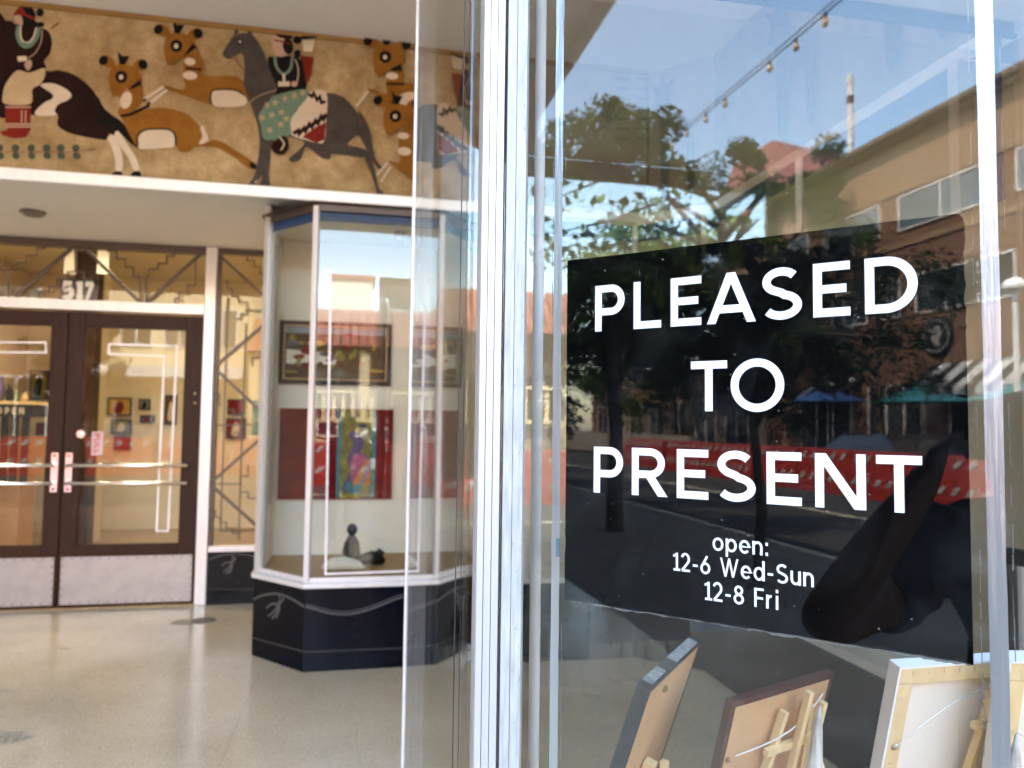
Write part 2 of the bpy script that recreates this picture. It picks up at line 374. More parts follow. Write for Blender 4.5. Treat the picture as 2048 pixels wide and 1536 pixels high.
def spline(pts, k=5, closed=True):
    P = [Vector(p) for p in pts]; n = len(P); out = []
    for i in range(n if closed else n-1):
        p0, p1, p2, p3 = (P[(i-1) % n], P[i], P[(i+1) % n], P[(i+2) % n]) if closed else (P[max(i-1,0)], P[i], P[i+1], P[min(i+2,n-1)])
        for j in range(k):
            t = j/k; out.append(0.5*((2*p1)+(p2-p0)*t+(2*p0-5*p1+4*p2-p3)*t*t+(3*p1-p0-3*p2+p3)*t**3))
    if not closed: out.append(P[-1])
    return out
def ell(cx, cy, rx, ry, rot=0, n=18):
    c, s_ = math.cos(R_(rot)), math.sin(R_(rot)); r = []
    for i in range(n):
        t = 2*math.pi*i/n; x, y = rx*math.cos(t), ry*math.sin(t); r.append((cx+x*c-y*s_, cy+x*s_+y*c))
    return r

# ------------------------------------------------------------------ stroke lettering (cap height 1, x from 0 to w)
def arc(cx, cy, rx, ry, a0, a1, n=14):
    return [(cx+rx*math.cos(R_(a0+(a1-a0)*i/n)), cy+ry*math.sin(R_(a0+(a1-a0)*i/n))) for i in range(n+1)]
SW = 0.165
def leg(x0, y0, x1, y1, w):
    wx = w*math.hypot(x1-x0, y1-y0)/abs(y1-y0)/2
    return ('poly', [(x0-wx,y0),(x0+wx,y0),(x1+wx,y1),(x1-wx,y1)])
def GL(ch, w=SW):
    h = w/2; T = 1-h; B = h
    if ch == 'P': return 0.66, [[(h,0),(h,1)], [(h,T),(0.36,T)]+arc(0.36,(T+0.42)/2,0.66-0.36-h,(T-0.42)/2,90,-90)+[(h,0.42)]]
    if ch == 'R': return 0.70, [[(h,0),(h,1)], [(h,T),(0.36,T)]+arc(0.36,(T+0.45)/2,0.66-0.36-h,(T-0.45)/2,90,-90)+[(h,0.45)], leg(0.34,0.45,0.61,0,w)]
    if ch == 'L': return 0.56, [[(h,1),(h,0)], [(h,B),(0.56,B)]]
    if ch == 'E': return 0.62, [[(h,1),(h,0)], [(h,T),(0.62,T)], [(h,0.51),(0.56,0.51)], [(h,B),(0.62,B)]]
    if ch == 'F': return 0.58, [[(h,1),(h,0)], [(h,T),(0.58,T)], [(h,0.48),(0.54,0.48)]]
    if ch == 'A': return 0.92, [leg(h,0,0.46,1,w), leg(0.92-h,0,0.46,1,w), [(0.2,0.28),(0.72,0.28)]]
    if ch == 'D': return 0.80, [[(h,0),(h,1)], [(h,T),(0.33,T)]+arc(0.33,0.5,0.80-0.33-h,T-0.5,90,-90,20)+[(h,B)]]
    if ch == 'S': return 0.72, [arc(0.36,0.73,0.265,T-0.73,32,270-12,18)[:-1]+[(0.36,0.515)]+arc(0.36,0.275,0.29,0.275-B,78,-148,18)]
    if ch == 'T': return 0.74, [[(0.37,0),(0.37,1)], [(0,T),(0.74,T)]]
    if ch == 'O': return 1.02, [arc(0.51,0.5,0.51-h,0.5-h+0.015,0,360,36)]
    if ch == 'N': return 0.84, [[(h,0),(h,1)], [(0.84-h,0),(0.84-h,1)], leg(0.84-h*1.25,0,h*1.25,1,w)]
    if ch == 'U': return 0.76, [[(h,1),(h,0.4)]+arc(0.38,0.36,0.38-h,0.36-h,180,360,16)+[(0.76-h,1)]]
    if ch == 'W': return 1.22, [leg(h,1,0.36,0,w), leg(0.36,0,0.61,1,w), leg(0.61,1,0.86,0,w), leg(0.86,0,1.22-h,1,w)]
    if ch == '1': return 0.42, [[(0.30,0),(0.30,1)], [(0.30,T),(0.04,0.80)], [(0.06,B),(0.54,B)]]
    if ch == '2': return 0.64, [arc(0.31,0.70,0.25,0.70-0.48+h-0.0,160,-35,14)+[(0.08,B)], [(0.06,B),(0.64,B)]]
    if ch == '5': return 0.62, [[(0.56,T),(0.12,T),(0.10,0.56)]+arc(0.29,0.33,0.27,0.25,125,-150,18)]
    if ch == '6': return 0.66, [arc(0.33,0.32,0.33-h,0.32-h,0,360,24), [(0.07,0.38),(0.46,0.99)]]
    if ch == '7': return 0.62, [[(0.02,T),(0.60,T)], leg(0.53,T,0.18,0,w)]
    if ch == '8': return 0.66, [arc(0.33,0.74,0.21,1-0.74-h,0,360,24), arc(0.33,0.285,0.26,0.285-h,0,360,24)]
    if ch == '-': return 0.40, [[(0.03,0.40),(0.37,0.40)]]
    if ch == 'o': return 0.68, [arc(0.34,0.36,0.34-h,0.36-h,0,360,26)]
    if ch == 'p': return 0.68, [[(h,0.72),(h,-0.27)], arc(0.35,0.36,0.33-h,0.36-h,0,360,26)]
    if ch == 'e': return 0.66, [[(0.10,0.37),(0.60,0.37)]+arc(0.33,0.36,0.33-h,0.36-h,2,318,24)]
    if ch == 'n': return 0.60, [[(h,0),(h,0.72)], [(h,0.36)]+arc(0.30,0.42,0.30-h,0.30-h,180,0,14)+[(0.60-h,0)]]
    if ch == 'u': return 0.60, [[(0.60-h,0.72),(0.60-h,0)], [(h,0.72),(h,0.30)]+arc(0.30,0.30,0.30-h,0.30-h,180,360,14)]
    if ch == 'd': return 0.68, [[(0.68-h,0),(0.68-h,1.05)], arc(0.33,0.36,0.33-h,0.36-h,0,360,26)]
    if ch == 'r': return 0.40, [[(h,0),(h,0.72)], [(h,0.38)]+arc(0.32,0.40,0.32-h,0.32-h,178,88,8)]
    if ch == 'i': return 0.18, [[(0.09,0),(0.09,0.72)], [(0.09,0.86),(0.09,1.03)]]
    if ch == ':': return 0.18, [[(0.09,0.0),(0.09,0.17)], [(0.09,0.52),(0.09,0.69)]]
    return 0.34, []
def put_glyph(mb, ch, O, ax, up, nrm, x0, width, cap, lay, sw=SW):
    gw, st = GL(ch, sw); sx = width/gw; k = 0
    for stk in st:
        if stk[0] == 'poly':
            mb.poly([Vector(O)+Vector(ax)*(x0+p[0]*sx)+Vector(up)*(p[1]*cap)+Vector(nrm)*(lay+k*0.00004) for p in stk[1]]); k += 1; continue
        P = [Vector(O)+Vector(ax)*(x0+p[0]*sx)+Vector(up)*(p[1]*cap)+Vector(nrm)*(lay+k*0.00004) for p in stk]
        closed = (P[0]-P[-1]).length < 1e-6
        if closed: P = P[:-1]
        mb.ribbon(P, sw*cap, nrm, closed); k += 1
def put_text(mb, txt, O, ax, up, nrm, x0, x1, cap, lay, gap=0.16, sw=SW):
    ws = [GL(c, sw)[0] for c in txt]; tot = sum(ws)+gap*(len(txt)-1); k = (x1-x0)/tot; x = x0
    for c, gw in zip(txt, ws):
        put_glyph(mb, c, O, ax, up, nrm, x, gw*k, cap, lay, sw); x += (gw+gap)*k

# ================================================================== SETTING: ground
VD, VM = 6.2, 4.437                                       # door wall, mural plane
ZS, ZC = 2.80, 3.73                                       # soffit, entry ceiling
struct(MB().box(-300, -300, -0.30, 300, 300, -0.145).build('ground', 'concrete'))
struct(MB().box(-120, -13.0, -0.145, 120, -4.0, -0.13).build('road', 'asphalt'))
sw_ = MB()
x = -60.0
while x < 60: sw_.box(x, -3.78, -0.14, x+1.49, -2.33, -0.006).box(x, -2.32, -0.14, x+1.49, -0.83, -0.006); x += 1.5
pv = struct(MB().box(-60, -3.79, -0.14, 60, -0.82, -0.016).build('pavement', 'stain'))
k = 0
slab = None
x = -30.0
while x < 15:
    for (y0, y1) in ((-3.78, -2.33), (-2.32, -0.83)):
        MB().box(x, y0, -0.0155, x+1.49, y1, -0.004-0.002*((k*7) % 3)).build('paving_slab', 'concrete', pv); k += 1
    x += 1.5
struct(MB().box(-60, -4.0, -0.144, 60, -3.80, 0.0).build('kerb', 'concrete', bevel=0.02))
struct(MB().box(-60, -13.2, -0.144, 60, -13.0, 0.0).build('kerb', 'concrete', bevel=0.02))
struct(MB().box(-60, -17.5, -0.144, 60, -13.21, -0.005).build('far_pavement', 'concrete'))
for V in (-4.55, -7.6):
    struct(MB().box(-60, V-0.05, -0.131, 60, V+0.05, -0.126).build('road_marking', 'road_paint'))
fl = struct(MB().box(-9.2, -0.82, -0.14, 2.12, 6.2, 0.0).build('terrazzo_floor', 'terrazzo'))
for U in (-4.0, -0.55, 1.6):
    MB().box(U-0.0015, -0.8, -0.01, U+0.0015, 6.15, 0.0008).build('divider_strip', 'joint', fl)
for V in (0.6, 2.2):
    MB().box(-9.15, V-0.0015, -0.01, 2.1, V+0.0015, 0.0006).build('divider_strip', 'joint', fl)
def blot(cx, cy, rx, ry, z, seed, n=30, jag=0.25):
    rnd = random.Random(seed); ph = [rnd.uniform(0, 6.3) for _ in range(4)]
    return [(cx+rx*(1+jag*(0.5*math.sin(3*t+ph[0])+0.35*math.sin(5*t+ph[1])+0.3*math.sin(9*t+ph[2])))*math.cos(t),
             cy+ry*(1+jag*(0.5*math.sin(2*t+ph[1])+0.35*math.sin(6*t+ph[3])+0.3*math.sin(11*t+ph[0])))*math.sin(t), z)
            for t in [2*math.pi*i/n for i in range(n)]]
p = atZ(392, 1242, 0)
o_ = MB().lathe([(0.085, 0), (0.085, 0.004), (0.07, 0.006), (0.02, 0.006)], (p.x+0.05, p.y, 0), 24).build('floor_socket_cover', 'stain', fl)
MB().poly(blot(p.x-0.07, p.y-0.02, 0.10, 0.07, 0.0016, 3)).build('floor_stain', 'floor_mark', fl)
for i, (px, py, rx, ry) in enumerate([(8, 1475, 0.10, 0.07), (133, 1297, 0.035, 0.02), (10, 1382, 0.04, 0.015), (460, 1245, 0.03, 0.015), (85, 1341, 0.012, 0.012)]):
    p = atZ(px, py, 0); MB().poly(blot(p.x, p.y, rx, ry, 0.0015+0.0001*i, 10+i, 30, 0.5)).build('floor_stain', 'floor_mark', fl)
cr = [atZ(*q, 0.0014) for q in [(688, 1370), (700, 1400), (703, 1430), (715, 1455), (712, 1490), (722, 1536), (720, 1600)]]
MB().ribbon(cr, 0.0018, (0, 0, 1)).build('floor_crack', 'joint', fl)

# ================================================================== own building
bld = thing('storefront_building', 'cream storefront building with a deep recessed entry and white ceiling', 'building', (0, 0, 0))
MB().box(-9.2, -0.05, ZC, 2.14, VM+0.02, 3.78).build('entry_ceiling', 'ceiling_plaster', bld)
MB().box(-14, -0.10, 3.785, 14, 14, 6.0).build('upper_wall', 'cream_wall', bld)
MB().box(-14, -0.16, 3.745, 14, -0.105, 4.05).build('fascia', 'bright_trim', bld)
MB().box(-14, 0.3, 0.002, -9.21, 14, 3.78).build('side_wing', 'cream_wall', bld)
MB().box(2.32, 0.3, 0.002, 14, 14, 3.78).build('side_wing', 'cream_wall', bld)
MB().box(-9.2, VM+0.03, ZS, 2.14, VD+0.05, ZS+0.04).build('soffit', 'soffit_plaster', bld)
MB().box(-9.2, VD, ZS+0.045, 2.14, VD+0.08, 3.78).build('wall_above_doors', 'cream_wall', bld)
MB().box(-9.2, VD, 0.002, -3.38, VD+0.08, ZS-0.002).build('door_wall', 'cream_wall', bld)
MB().box(-0.62, VD, 0.002, 2.14, VD+0.08, ZS-0.002).build('door_wall', 'cream_wall', bld)
MB().box(-5.2, 13.9, 0.002, 2.3, 14.0, 3.78).build('back_wall', 'gallery_wall', bld)
o = MB().lathe([(0.075, 0), (0.075, -0.012), (0.05, -0.03), (0.02, -0.035)], atZ(66, 423, ZS-0.001)).build('ceiling_sensor', 'stain', bld, smooth=True)

# ------------------------------------------------------------------ mural
mur = thing('mural', 'long tan mural of galloping horses, riders and deer above the doors', 'mural', (-1.5, VM, 2.78))
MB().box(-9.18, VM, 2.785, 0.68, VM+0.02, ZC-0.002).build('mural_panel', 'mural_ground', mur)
MB().box(0.682, VM, 2.785, 1.76, VM+0.02, ZC-0.002).build('mural_panel', 'mural_reflection_grey', mur)
MB().box(-9.18, VM-0.012, ZC-0.03, 1.76, VM-0.001, ZC-0.003).build('mural_border', 'mural_edge', mur)
MB().box(-9.18, VM-0.035, 2.715, 1.78, VM-0.003, 2.784).build('moulding', 'bright_trim', mur, bevel=0.008)
FA = (Vector((1.77, VM, 0)), Vector((2.085, 4.13, 0)))
MB().wall(FA[0], FA[1], 2.785, ZC-0.002, 0.02).build('mural_panel', 'mural_reflection_grey', mur)
MB().box(2.09, -0.04, 2.785, 2.11, 4.125, ZC-0.002).build('mural_panel', 'mural_reflection_grey', mur)
MB().wall(FA[0]+Vector((-0.02,-0.03,0)), FA[1]+Vector((-0.025,-0.01,0)), 2.715, 2.784, 0.03).build('moulding', 'bright_trim', mur)
MB().box(2.05, -0.04, 2.715, 2.088, 4.11, 2.784).build('moulding', 'bright_trim', mur)
for i_, U_ in enumerate((-5.6, -3.4, -2.0, -1.12, -0.02, 0.55)):
    MB().box(U_-0.0012, VM-0.0006, 2.79, U_+0.0012, VM-0.0001, ZC-0.04).build('panel_seam', 'mural_edge', mur)
c1 = lambda L: [(x*0.2604, y*0.2604) for x, y in L]
c2 = lambda L: [(420+x*0.2734, y*0.2734) for x, y in L]
lay = [0]
def paint(pts, mat, name='painted_shape', smooth=True, parent=mur):
    lay[0] += 1; d = 0.0008+0.00012*lay[0]
    P = [atV(x, y, VM) for x, y in pts]
    P = [Vector((q.x, VM-d, q.z)) for q in P]
    if smooth: P = spline(P, 4)
    return MB().poly(P).build(name, mat, parent)
def line(pts, mat, wd=0.006, name='painted_line', closed=False, sm=True):
    lay[0] += 1; d = 0.0008+0.00012*lay[0]
    P = [atV(x, y, VM) for x, y in pts]; P = [Vector((q.x, VM-d, q.z)) for q in P]
    if sm: P = spline(P, 4, closed)
    MB().ribbon(P, wd, (0, -1, 0), closed).build(name, mat, mur)
def deer(cf, hx, hy, s=1.0, eyemat='paint_black'):
    T = lambda L: cf([(hx+x*s, hy+y*s) for x, y in L])
    paint(T([(-85,-50),(-55,-90),(25,-100),(105,-70),(155,0),(145,60),(45,90),(-15,140),(-65,145),(-90,80),(-95,0)]), 'paint_orange_brown', 'painted_deer')
    for ex, ey, r, tx in ((-105,-118,35,-138),(140,-88,-30,165)):
        paint(T(ell(ex, ey, 62, 42, r)), 'paint_orange_brown', 'painted_ear'); paint(T(ell(tx, ey-8, 34, 38, r)), 'paint_black', 'painted_ear_tip')
    paint(T([(-30,-200),(5,-160),(60,-160),(25,-95),(-15,-98)]), 'paint_black', 'painted_horn', False)
    paint(T(ell(0, 0, 46, 48)), 'paint_black', 'painted_eye'); paint(T(ell(-2, 2, 17, 19)), 'paint_cream', 'painted_pupil')
# dark horse with its rider (left end)
paint(c1([(-120,60),(0,100),(45,160),(120,190),(330,520),(450,538),(560,570),(650,630),(720,700),(765,790),(790,880),(840,960),(905,1000),(880,1040),(840,1030),(815,1075),(700,1060),(560,1030),(470,990),(440,950),(440,880),(330,890),(200,880),(-20,900),(-140,700)]), 'paint_dark_brown', 'painted_horse')
paint(c1([(745,740),(800,830),(870,890),(930,930),(980,990),(1010,1060),(1065,1140),(1000,1100),(930,1030),(880,985),(760,950),(740,900)]), 'paint_black', 'painted_tail')
paint(c1([(310,655),(400,640),(500,680),(550,730),(520,770),(450,800),(420,850),(430,885),(300,890),(270,860),(340,790),(400,760),(400,720)]), 'paint_cream', 'painted_patch')
for L in ([(825,1060),(850,1110),(885,1220),(890,1310),(935,1310),(945,1240),(920,1120),(875,1040)], [(880,1040),(930,1130),(990,1220),(1030,1310),(1070,1300),(1045,1210),(980,1110),(910,1010)]):
    paint(c1(L), 'paint_cream', 'painted_leg')
paint(c1(ell(895,1350,48,32,-20)), 'paint_black', 'painted_hoof'); paint(c1(ell(1043,1350,45,34,-30)), 'paint_black', 'painted_hoof')
paint(c1([(100,200),(180,190),(320,215),(380,250),(400,330),(385,410),(340,470),(355,520),(300,560),(190,560),(130,540),(140,470),(90,330)]), 'paint_dark_brown', 'painted_rider')
paint(c1([(120,150),(190,130),(270,160),(300,200),(215,205),(170,200)]), 'paint_black', 'painted_hair')
paint(c1(ell(215,110,55,75,-25)), 'paint_black', 'painted_hair'); paint(c1(ell(308,98,30,32)), 'paint_black', 'painted_bun'); paint(c1(ell(310,190,34,20)), 'paint_black', 'painted_bun')
paint(c1([(100,120),(140,60),(165,45),(200,105),(275,140),(255,155),(180,120),(160,130)]), 'paint_red', 'painted_headband', False)
paint(c1([(110,125),(165,125),(175,195),(130,180)]), 'paint_flesh', 'painted_face')
line(c1([(145,200),(140,280),(175,350),(230,350),(280,290),(300,215)]), 'paint_green', 0.022, 'painted_necklace'); line(c1([(160,200),(160,280),(185,325),(225,325),(262,280),(280,215)]), 'paint_cream', 0.008, 'painted_necklace')
line(c1([(325,230),(315,330),(270,410),(215,450)]), 'paint_flesh', 0.005); line(c1([(385,225),(455,178)]), 'paint_red', 0.008, sm=False)
paint(c1([(135,435),(205,432),(212,470),(140,475)]), 'paint_cream', 'painted_buckle', False); paint(c1([(190,490),(235,460),(248,500),(225,540),(205,535)]), 'paint_flesh', 'painted_hand')
paint(c1([(130,545),(230,560),(340,525),(345,590),(310,650),(250,690),(235,800),(40,800),(25,720),(50,640)]), 'paint_tan', 'painted_trousers')
paint(c1([(45,810),(240,810),(235,1000),(200,1055),(110,1065),(20,1040),(0,1010),(60,1000),(42,930)]), 'paint_red', 'painted_boot', False)
for y in (825, 955, 975): line(c1([(42,y),(240,y)]), 'paint_flesh', 0.008, sm=False)
line(c1([(170,850),(168,945)]), 'paint_flesh', 0.006, sm=False); line(c1([(200,850),(198,945)]), 'paint_flesh', 0.006, sm=False)
for x_ in (0, 120, 242, 360, 468, 585):
    paint(c1(ell(x_, 1138, 30, 27, -35)), 'paint_leaf', 'painted_leaf'); paint(c1(ell(x_+5, 1198, 30, 25, 30)), 'paint_leaf', 'painted_leaf')
line(c1([(0,1168),(300,1168),(600,1166),(740,1140)]), 'paint_red', 0.003)
# lower deer
paint(c1([(910,870),(930,900),(1000,880),(1100,850),(1200,830),(1320,840),(1420,870),(1500,930),(1560,1010),(1600,1090),(1640,1075),(1700,1090),(1800,1150),(1950,1250),(1975,1285),(1920,1300),(1800,1210),(1700,1150),(1620,1130),(1500,1130),(1460,1165),(1380,1165),(1350,1130),(1250,1150),(1070,1130),(1010,1060),(960,960)]), 'paint_orange_brown', 'painted_deer')
paint(c1([(900,700),(960,705),(1085,640),(1100,740),(1080,810),(1000,880),(930,900),(908,860),(930,800)]), 'paint_orange_brown', 'painted_neck')
paint(c1([(1065,1050),(1120,1003),(1290,1000),(1340,1040),(1345,1120),(1280,1140),(1100,1150),(1062,1120)]), 'paint_cream', 'painted_belly')
line(c1([(1062,1120),(1060,1050),(1120,1000),(1290,996),(1345,1040),(1350,1120)]), 'paint_black', 0.010)
paint(c1([(1540,985),(1565,975),(1602,1080),(1530,1110),(1555,1050)]), 'paint_cream', 'painted_rump'); paint(c1(ell(970,772,44,68,15)), 'paint_cream', 'painted_throat')
line(c1([(930,895),(1010,880),(1080,845),(1150,815)]), 'paint_black', 0.016); paint(c1(ell(1945,1275,32,22,40)), 'paint_black', 'painted_hoof')
deer(c1, 935, 595); paint(c1([(985,690),(1082,612),(1090,655),(1020,688)]), 'paint_black', 'painted_stripe', False)
# upper deer
paint(c1([(1410,560),(1500,575),(1650,590),(1790,590),(1870,630),(1890,700),(1900,790),(1700,820),(1600,800),(1500,770),(1400,730),(1280,690),(1255,672),(1290,665),(1420,690)]), 'paint_orange_brown', 'painted_deer')
paint(c1([(1420,420),(1500,350),(1540,430),(1570,550),(1480,590),(1415,570)]), 'paint_orange_brown', 'painted_neck')
paint(c1([(1625,740),(1650,700),(1800,700),(1870,730),(1900,790),(1840,822),(1700,826),(1640,810)]), 'paint_cream', 'painted_belly'); line(c1([(1622,800),(1620,735),(1650,695),(1800,695),(1880,735)]), 'paint_black', 0.010)
paint(c1(ell(1460,478,42,28,10)), 'paint_cream', 'painted_throat'); paint(c1(ell(1462,585,55,32,5)), 'paint_cream', 'painted_throat')
for L in ([(1260,670),(1110,770)], [(1285,695),(1150,800)]): line(c1(L), 'paint_cream', 0.016, 'painted_leg', sm=False)
paint(c1(ell(1112,775,18,10,-30)), 'paint_black', 'painted_hoof'); paint(c1(ell(1145,800,18,10,-30)), 'paint_black', 'painted_hoof')
deer(c1, 1358, 358); paint(c1([(1410,440),(1480,340),(1515,370),(1440,425)]), 'paint_black', 'painted_stripe', False); line(c1([(1430,530),(1550,540)]), 'paint_black', 0.014)
# grey horse and rider
paint(c2([(95,390),(140,320),(170,275),(230,250),(300,255),(350,310),(400,400),(430,480),(480,580),(500,680),(600,720),(840,690),(900,688),(980,720),(1040,780),(1085,850),(1095,930),(1060,1000),(1005,1060),(1080,1080),(1150,1105),(1165,1130),(1120,1155),(1000,1140),(890,1130),(880,1165),(820,1160),(720,1085),(690,1095),(660,1170),(600,1188),(578,1165),(640,1110),(690,1045),(560,1000),(460,1040),(440,1180),(430,1290),(440,1370),(400,1400),(360,1385),(385,1290),(330,1350),(300,1390),(270,1370),(325,1290),(350,1180),(365,1050),(350,920),(310,800),(280,720),(250,620),(255,500),(240,400),(190,410),(150,435),(110,425)]), 'paint_grey', 'painted_horse')
paint(c2([(170,270),(190,210),(215,245)]), 'paint_grey', 'painted_ear', False); paint(c2([(270,250),(300,220),(315,265)]), 'paint_grey', 'painted_ear', False)
paint(c2([(1085,820),(1130,870),(1170,960),(1190,1080),(1215,1180),(1275,1240),(1230,1235),(1190,1180),(1215,1290),(1240,1390),(1265,1400),(1255,1455),(1200,1460),(1215,1400),(1180,1280),(1130,1150),(1160,1130),(1090,1000),(1060,1010),(1100,920)]), 'paint_grey', 'painted_hind_leg')
paint(c2(ell(222,312,22,22)), 'paint_black', 'painted_eye'); paint(c2(ell(222,312,9,10)), 'paint_cream', 'painted_pupil')
line(c2([(185,425),(215,480),(255,520)]), 'paint_red', 0.005); line(c2([(430,480),(480,580),(490,660),(400,690),(320,730),(295,760)]), 'paint_tan', 0.004)
paint(c2([(425,430),(480,420),(600,415),(660,440),(690,520),(705,665),(640,675),(480,695),(490,640),(440,520)]), 'paint_black', 'painted_rider')
paint(c2([(455,300),(480,255),(560,250),(590,330),(560,410),(500,420),(470,390)]), 'paint_flesh', 'painted_face'); paint(c2(ell(572,345,38,58,-10)), 'paint_black', 'painted_hair')
paint(c2(ell(540,268,66,20,12)), 'paint_dark_brown', 'painted_headband'); line(c2([(468,300),(520,310),(590,330)]), 'paint_red', 0.010, 'painted_headband'); paint(c2(ell(640,300,30,28)), 'paint_black', 'painted_bun'); paint(c2(ell(640,400,25,30)), 'paint_black', 'painted_bun')
paint(c2([(668,415),(760,425),(735,560),(705,640),(690,520)]), 'paint_red', 'painted_quiver', False); line(c2([(668,420),(705,640)]), 'paint_black', 0.008, sm=False)
for i in range(9):
    line(c2([(690+i*7,385),(675+i*12,275)]), 'paint_cream', 0.006, 'painted_arrow', sm=False); line(c2([(678+i*12,298),(674+i*12,270)]), 'paint_dark_brown', 0.009, 'painted_arrow', sm=False)
line(c2([(475,420),(490,500),(540,550),(590,510),(605,420)]), 'paint_green', 0.016, 'painted_necklace'); line(c2([(540,550),(545,610)]), 'paint_cream', 0.014, 'painted_necklace', sm=False)
paint(c2([(500,605),(585,605),(585,638),(502,640)]), 'paint_cream', 'painted_buckle', False); line(c2([(625,440),(648,520),(640,610)]), 'paint_cream', 0.005); paint(c2(ell(618,622,24,20)), 'paint_flesh', 'painted_hand')
paint(c2([(705,690),(850,682),(850,900),(835,1040),(780,1050),(700,1030),(600,995),(575,900),(640,815)]), 'paint_cream', 'painted_blanket')
paint(c2([(675,1010),(760,945),(850,900),(838,1030),(780,1052)]), 'paint_red', 'painted_blanket_corner', False)
line(c2([(610,985),(650,960),(655,985),(690,945),(700,965),(730,915),(745,935),(775,890),(790,910),(815,860),(830,880),(850,840)]), 'paint_dark_brown', 0.022, 'painted_zigzag', sm=False)
line(c2([(715,690),(745,715),(760,690),(785,740),(805,715),(815,760),(848,750)]), 'paint_dark_brown', 0.018, 'painted_zigzag', sm=False)
paint(c2([(480,705),(690,660),(712,720),(630,820),(590,900),(585,1000),(410,1030),(375,930),(358,850),(430,755)]), 'paint_green', 'painted_skirt')
for fx, fy in ((480,760),(550,730),(620,710),(455,850),(525,830),(385,870),(440,960),(520,920),(680,690),(420,780),(560,880)):
    for a in range(5):
        t = a*1.2566+fx; line(c2([(fx,fy),(fx+24*math.cos(t),fy+24*math.sin(t))]), 'paint_tan', 0.007, 'painted_flower', sm=False)
paint(c2([(450,1075),(520,1010),(560,1015),(580,1080),(540,1135),(480,1130)]), 'paint_dark_brown', 'painted_boot'); line(c2([(510,1010),(545,1060),(520,1110)]), 'paint_cream', 0.008)
line(c2([(350,1330),(330,1340)]), 'paint_cream', 0.006, sm=False)
# deer at the right end
paint(c2([(1290,610),(1400,610),(1500,630),(1560,660),(1560,820),(1440,800),(1330,760),(1250,710),(1165,680),(1170,660),(1290,700)]), 'paint_orange_brown', 'painted_deer')
paint(c2([(1330,520),(1400,500),(1415,620),(1290,640)]), 'paint_orange_brown', 'painted_neck'); paint(c2(ell(1330,568,45,26,5)), 'paint_cream', 'painted_throat')
line(c2([(1160,675),(1070,790)]), 'paint_cream', 0.014, 'painted_leg', sm=False); paint(c2([(1370,730),(1420,692),(1500,695),(1500,800),(1400,780)]), 'paint_cream', 'painted_belly')
deer(c2, 1282, 430, 0.92); paint(c2([(1310,525),(1395,480),(1410,530),(1340,535)]), 'paint_black', 'painted_stripe', False); line(c2([(1290,625),(1420,628)]), 'paint_black', 0.014)
paint(c2([(1380,1040),(1480,1020),(1560,1060),(1560,1340),(1460,1310),(1380,1240),(1300,1190),(1390,1190)]), 'paint_orange_brown', 'painted_deer')
paint(c2([(1400,980),(1480,900),(1520,980),(1500,1080),(1385,1080)]), 'paint_orange_brown', 'painted_neck')
deer(c2, 1355, 862, 0.92); paint(c2(ell(1412,1005,42,24,5)), 'paint_cream', 'painted_throat'); paint(c2(ell(1420,1118,50,30,5)), 'paint_cream', 'painted_throat')
for L in ([(1300,1200),(1220,1290)], [(1320,1230),(1250,1340)]): line(c2(L), 'paint_cream', 0.012, 'painted_leg', sm=False)
# faint figures on the slanted and right-hand stretches
def paint_on(P, ax, pts, mat, nrm, name):
    lay[0] += 1
    Q = spline([Vector(P)+Vector(ax)*u+Vector((0,0,v))+Vector(nrm)*(0.001+0.00012*lay[0]) for u, v in pts], 4)
    MB().poly(Q).build(name, mat, mur)
fax = (FA[1]-FA[0]).normalized(); fn = Vector((fax.y, -fax.x, 0)).normalized()*1.0
if fn.y > 0: fn = -fn
deerpts = [(0.10,0.10),(0.14,0.10),(0.16,0.38),(0.25,0.40),(0.27,0.10),(0.31,0.10),(0.31,0.45),(0.27,0.56),(0.18,0.60),(0.15,0.74),(0.19,0.84),(0.13,0.80),(0.10,0.86),(0.08,0.80),(0.02,0.84),(0.06,0.74),(0.04,0.66),(0.08,0.60),(0.09,0.45)]
paint_on(FA[0]+Vector((0,0,2.80)), fax, deerpts, 'paint_faint', fn, 'painted_deer')
for i, (v0, mt, sc) in enumerate([(3.55, 'paint_faint', 1.0), (2.75, 'paint_faint', 1.05), (2.0, 'paint_faint', 1.0), (1.2, 'paint_faint', 1.0)]):
    paint_on(Vector((2.09, v0, 2.80)), Vector((0,-1,0)), [(u*1.5*sc, v*sc) for u, v in deerpts], mt, Vector((-1,0,0)), 'painted_deer')
for i in range(7):
    for j in range(2):
        px, py = 1232+j*38+random.uniform(-3, 3), 160+i*20
        line([(px, py), (px+26, py+2)], 'paint_faint', 0.010, 'painted_writing', sm=False)
for i in range(5):
    line([(1215,250),(1215+math.cos(0.5+i*0.5)*30,250-math.sin(0.5+i*0.5)*60)], 'paint_faint', 0.010, 'painted_plant', sm=False)

# ================================================================== doors, transom, side light
DU0, DU1, DC_ = -3.20, -1.255, -2.229
frm = thing('door_frame', 'pale metal frame around the pair of brown doors', 'door frame', (DC_, VD, 0))
MB().box(DU1+0.005, VD-0.06, 0.0015, -1.165, VD+0.06, ZS-0.003).build('jamb', 'bright_trim', frm, bevel=0.006)
MB().box(-3.30, VD-0.06, 0.0015, DU0-0.005, VD+0.06, ZS-0.003).build('jamb', 'bright_trim', frm, bevel=0.006)
MB().box(DU0-0.004, VD-0.055, 2.255, DU1+0.004, VD+0.05, 2.335).build('lintel', 'bright_trim', frm, bevel=0.005)
MB().box(DU0-0.004, VD-0.045, 2.745, DU1+0.004, VD+0.05, ZS-0.004).build('top_rail', 'grille_bar', frm)
MB().box(DU0, VD-0.03, 0.0005, DU1, VD+0.08, 0.008).build('threshold', 'brass', frm)
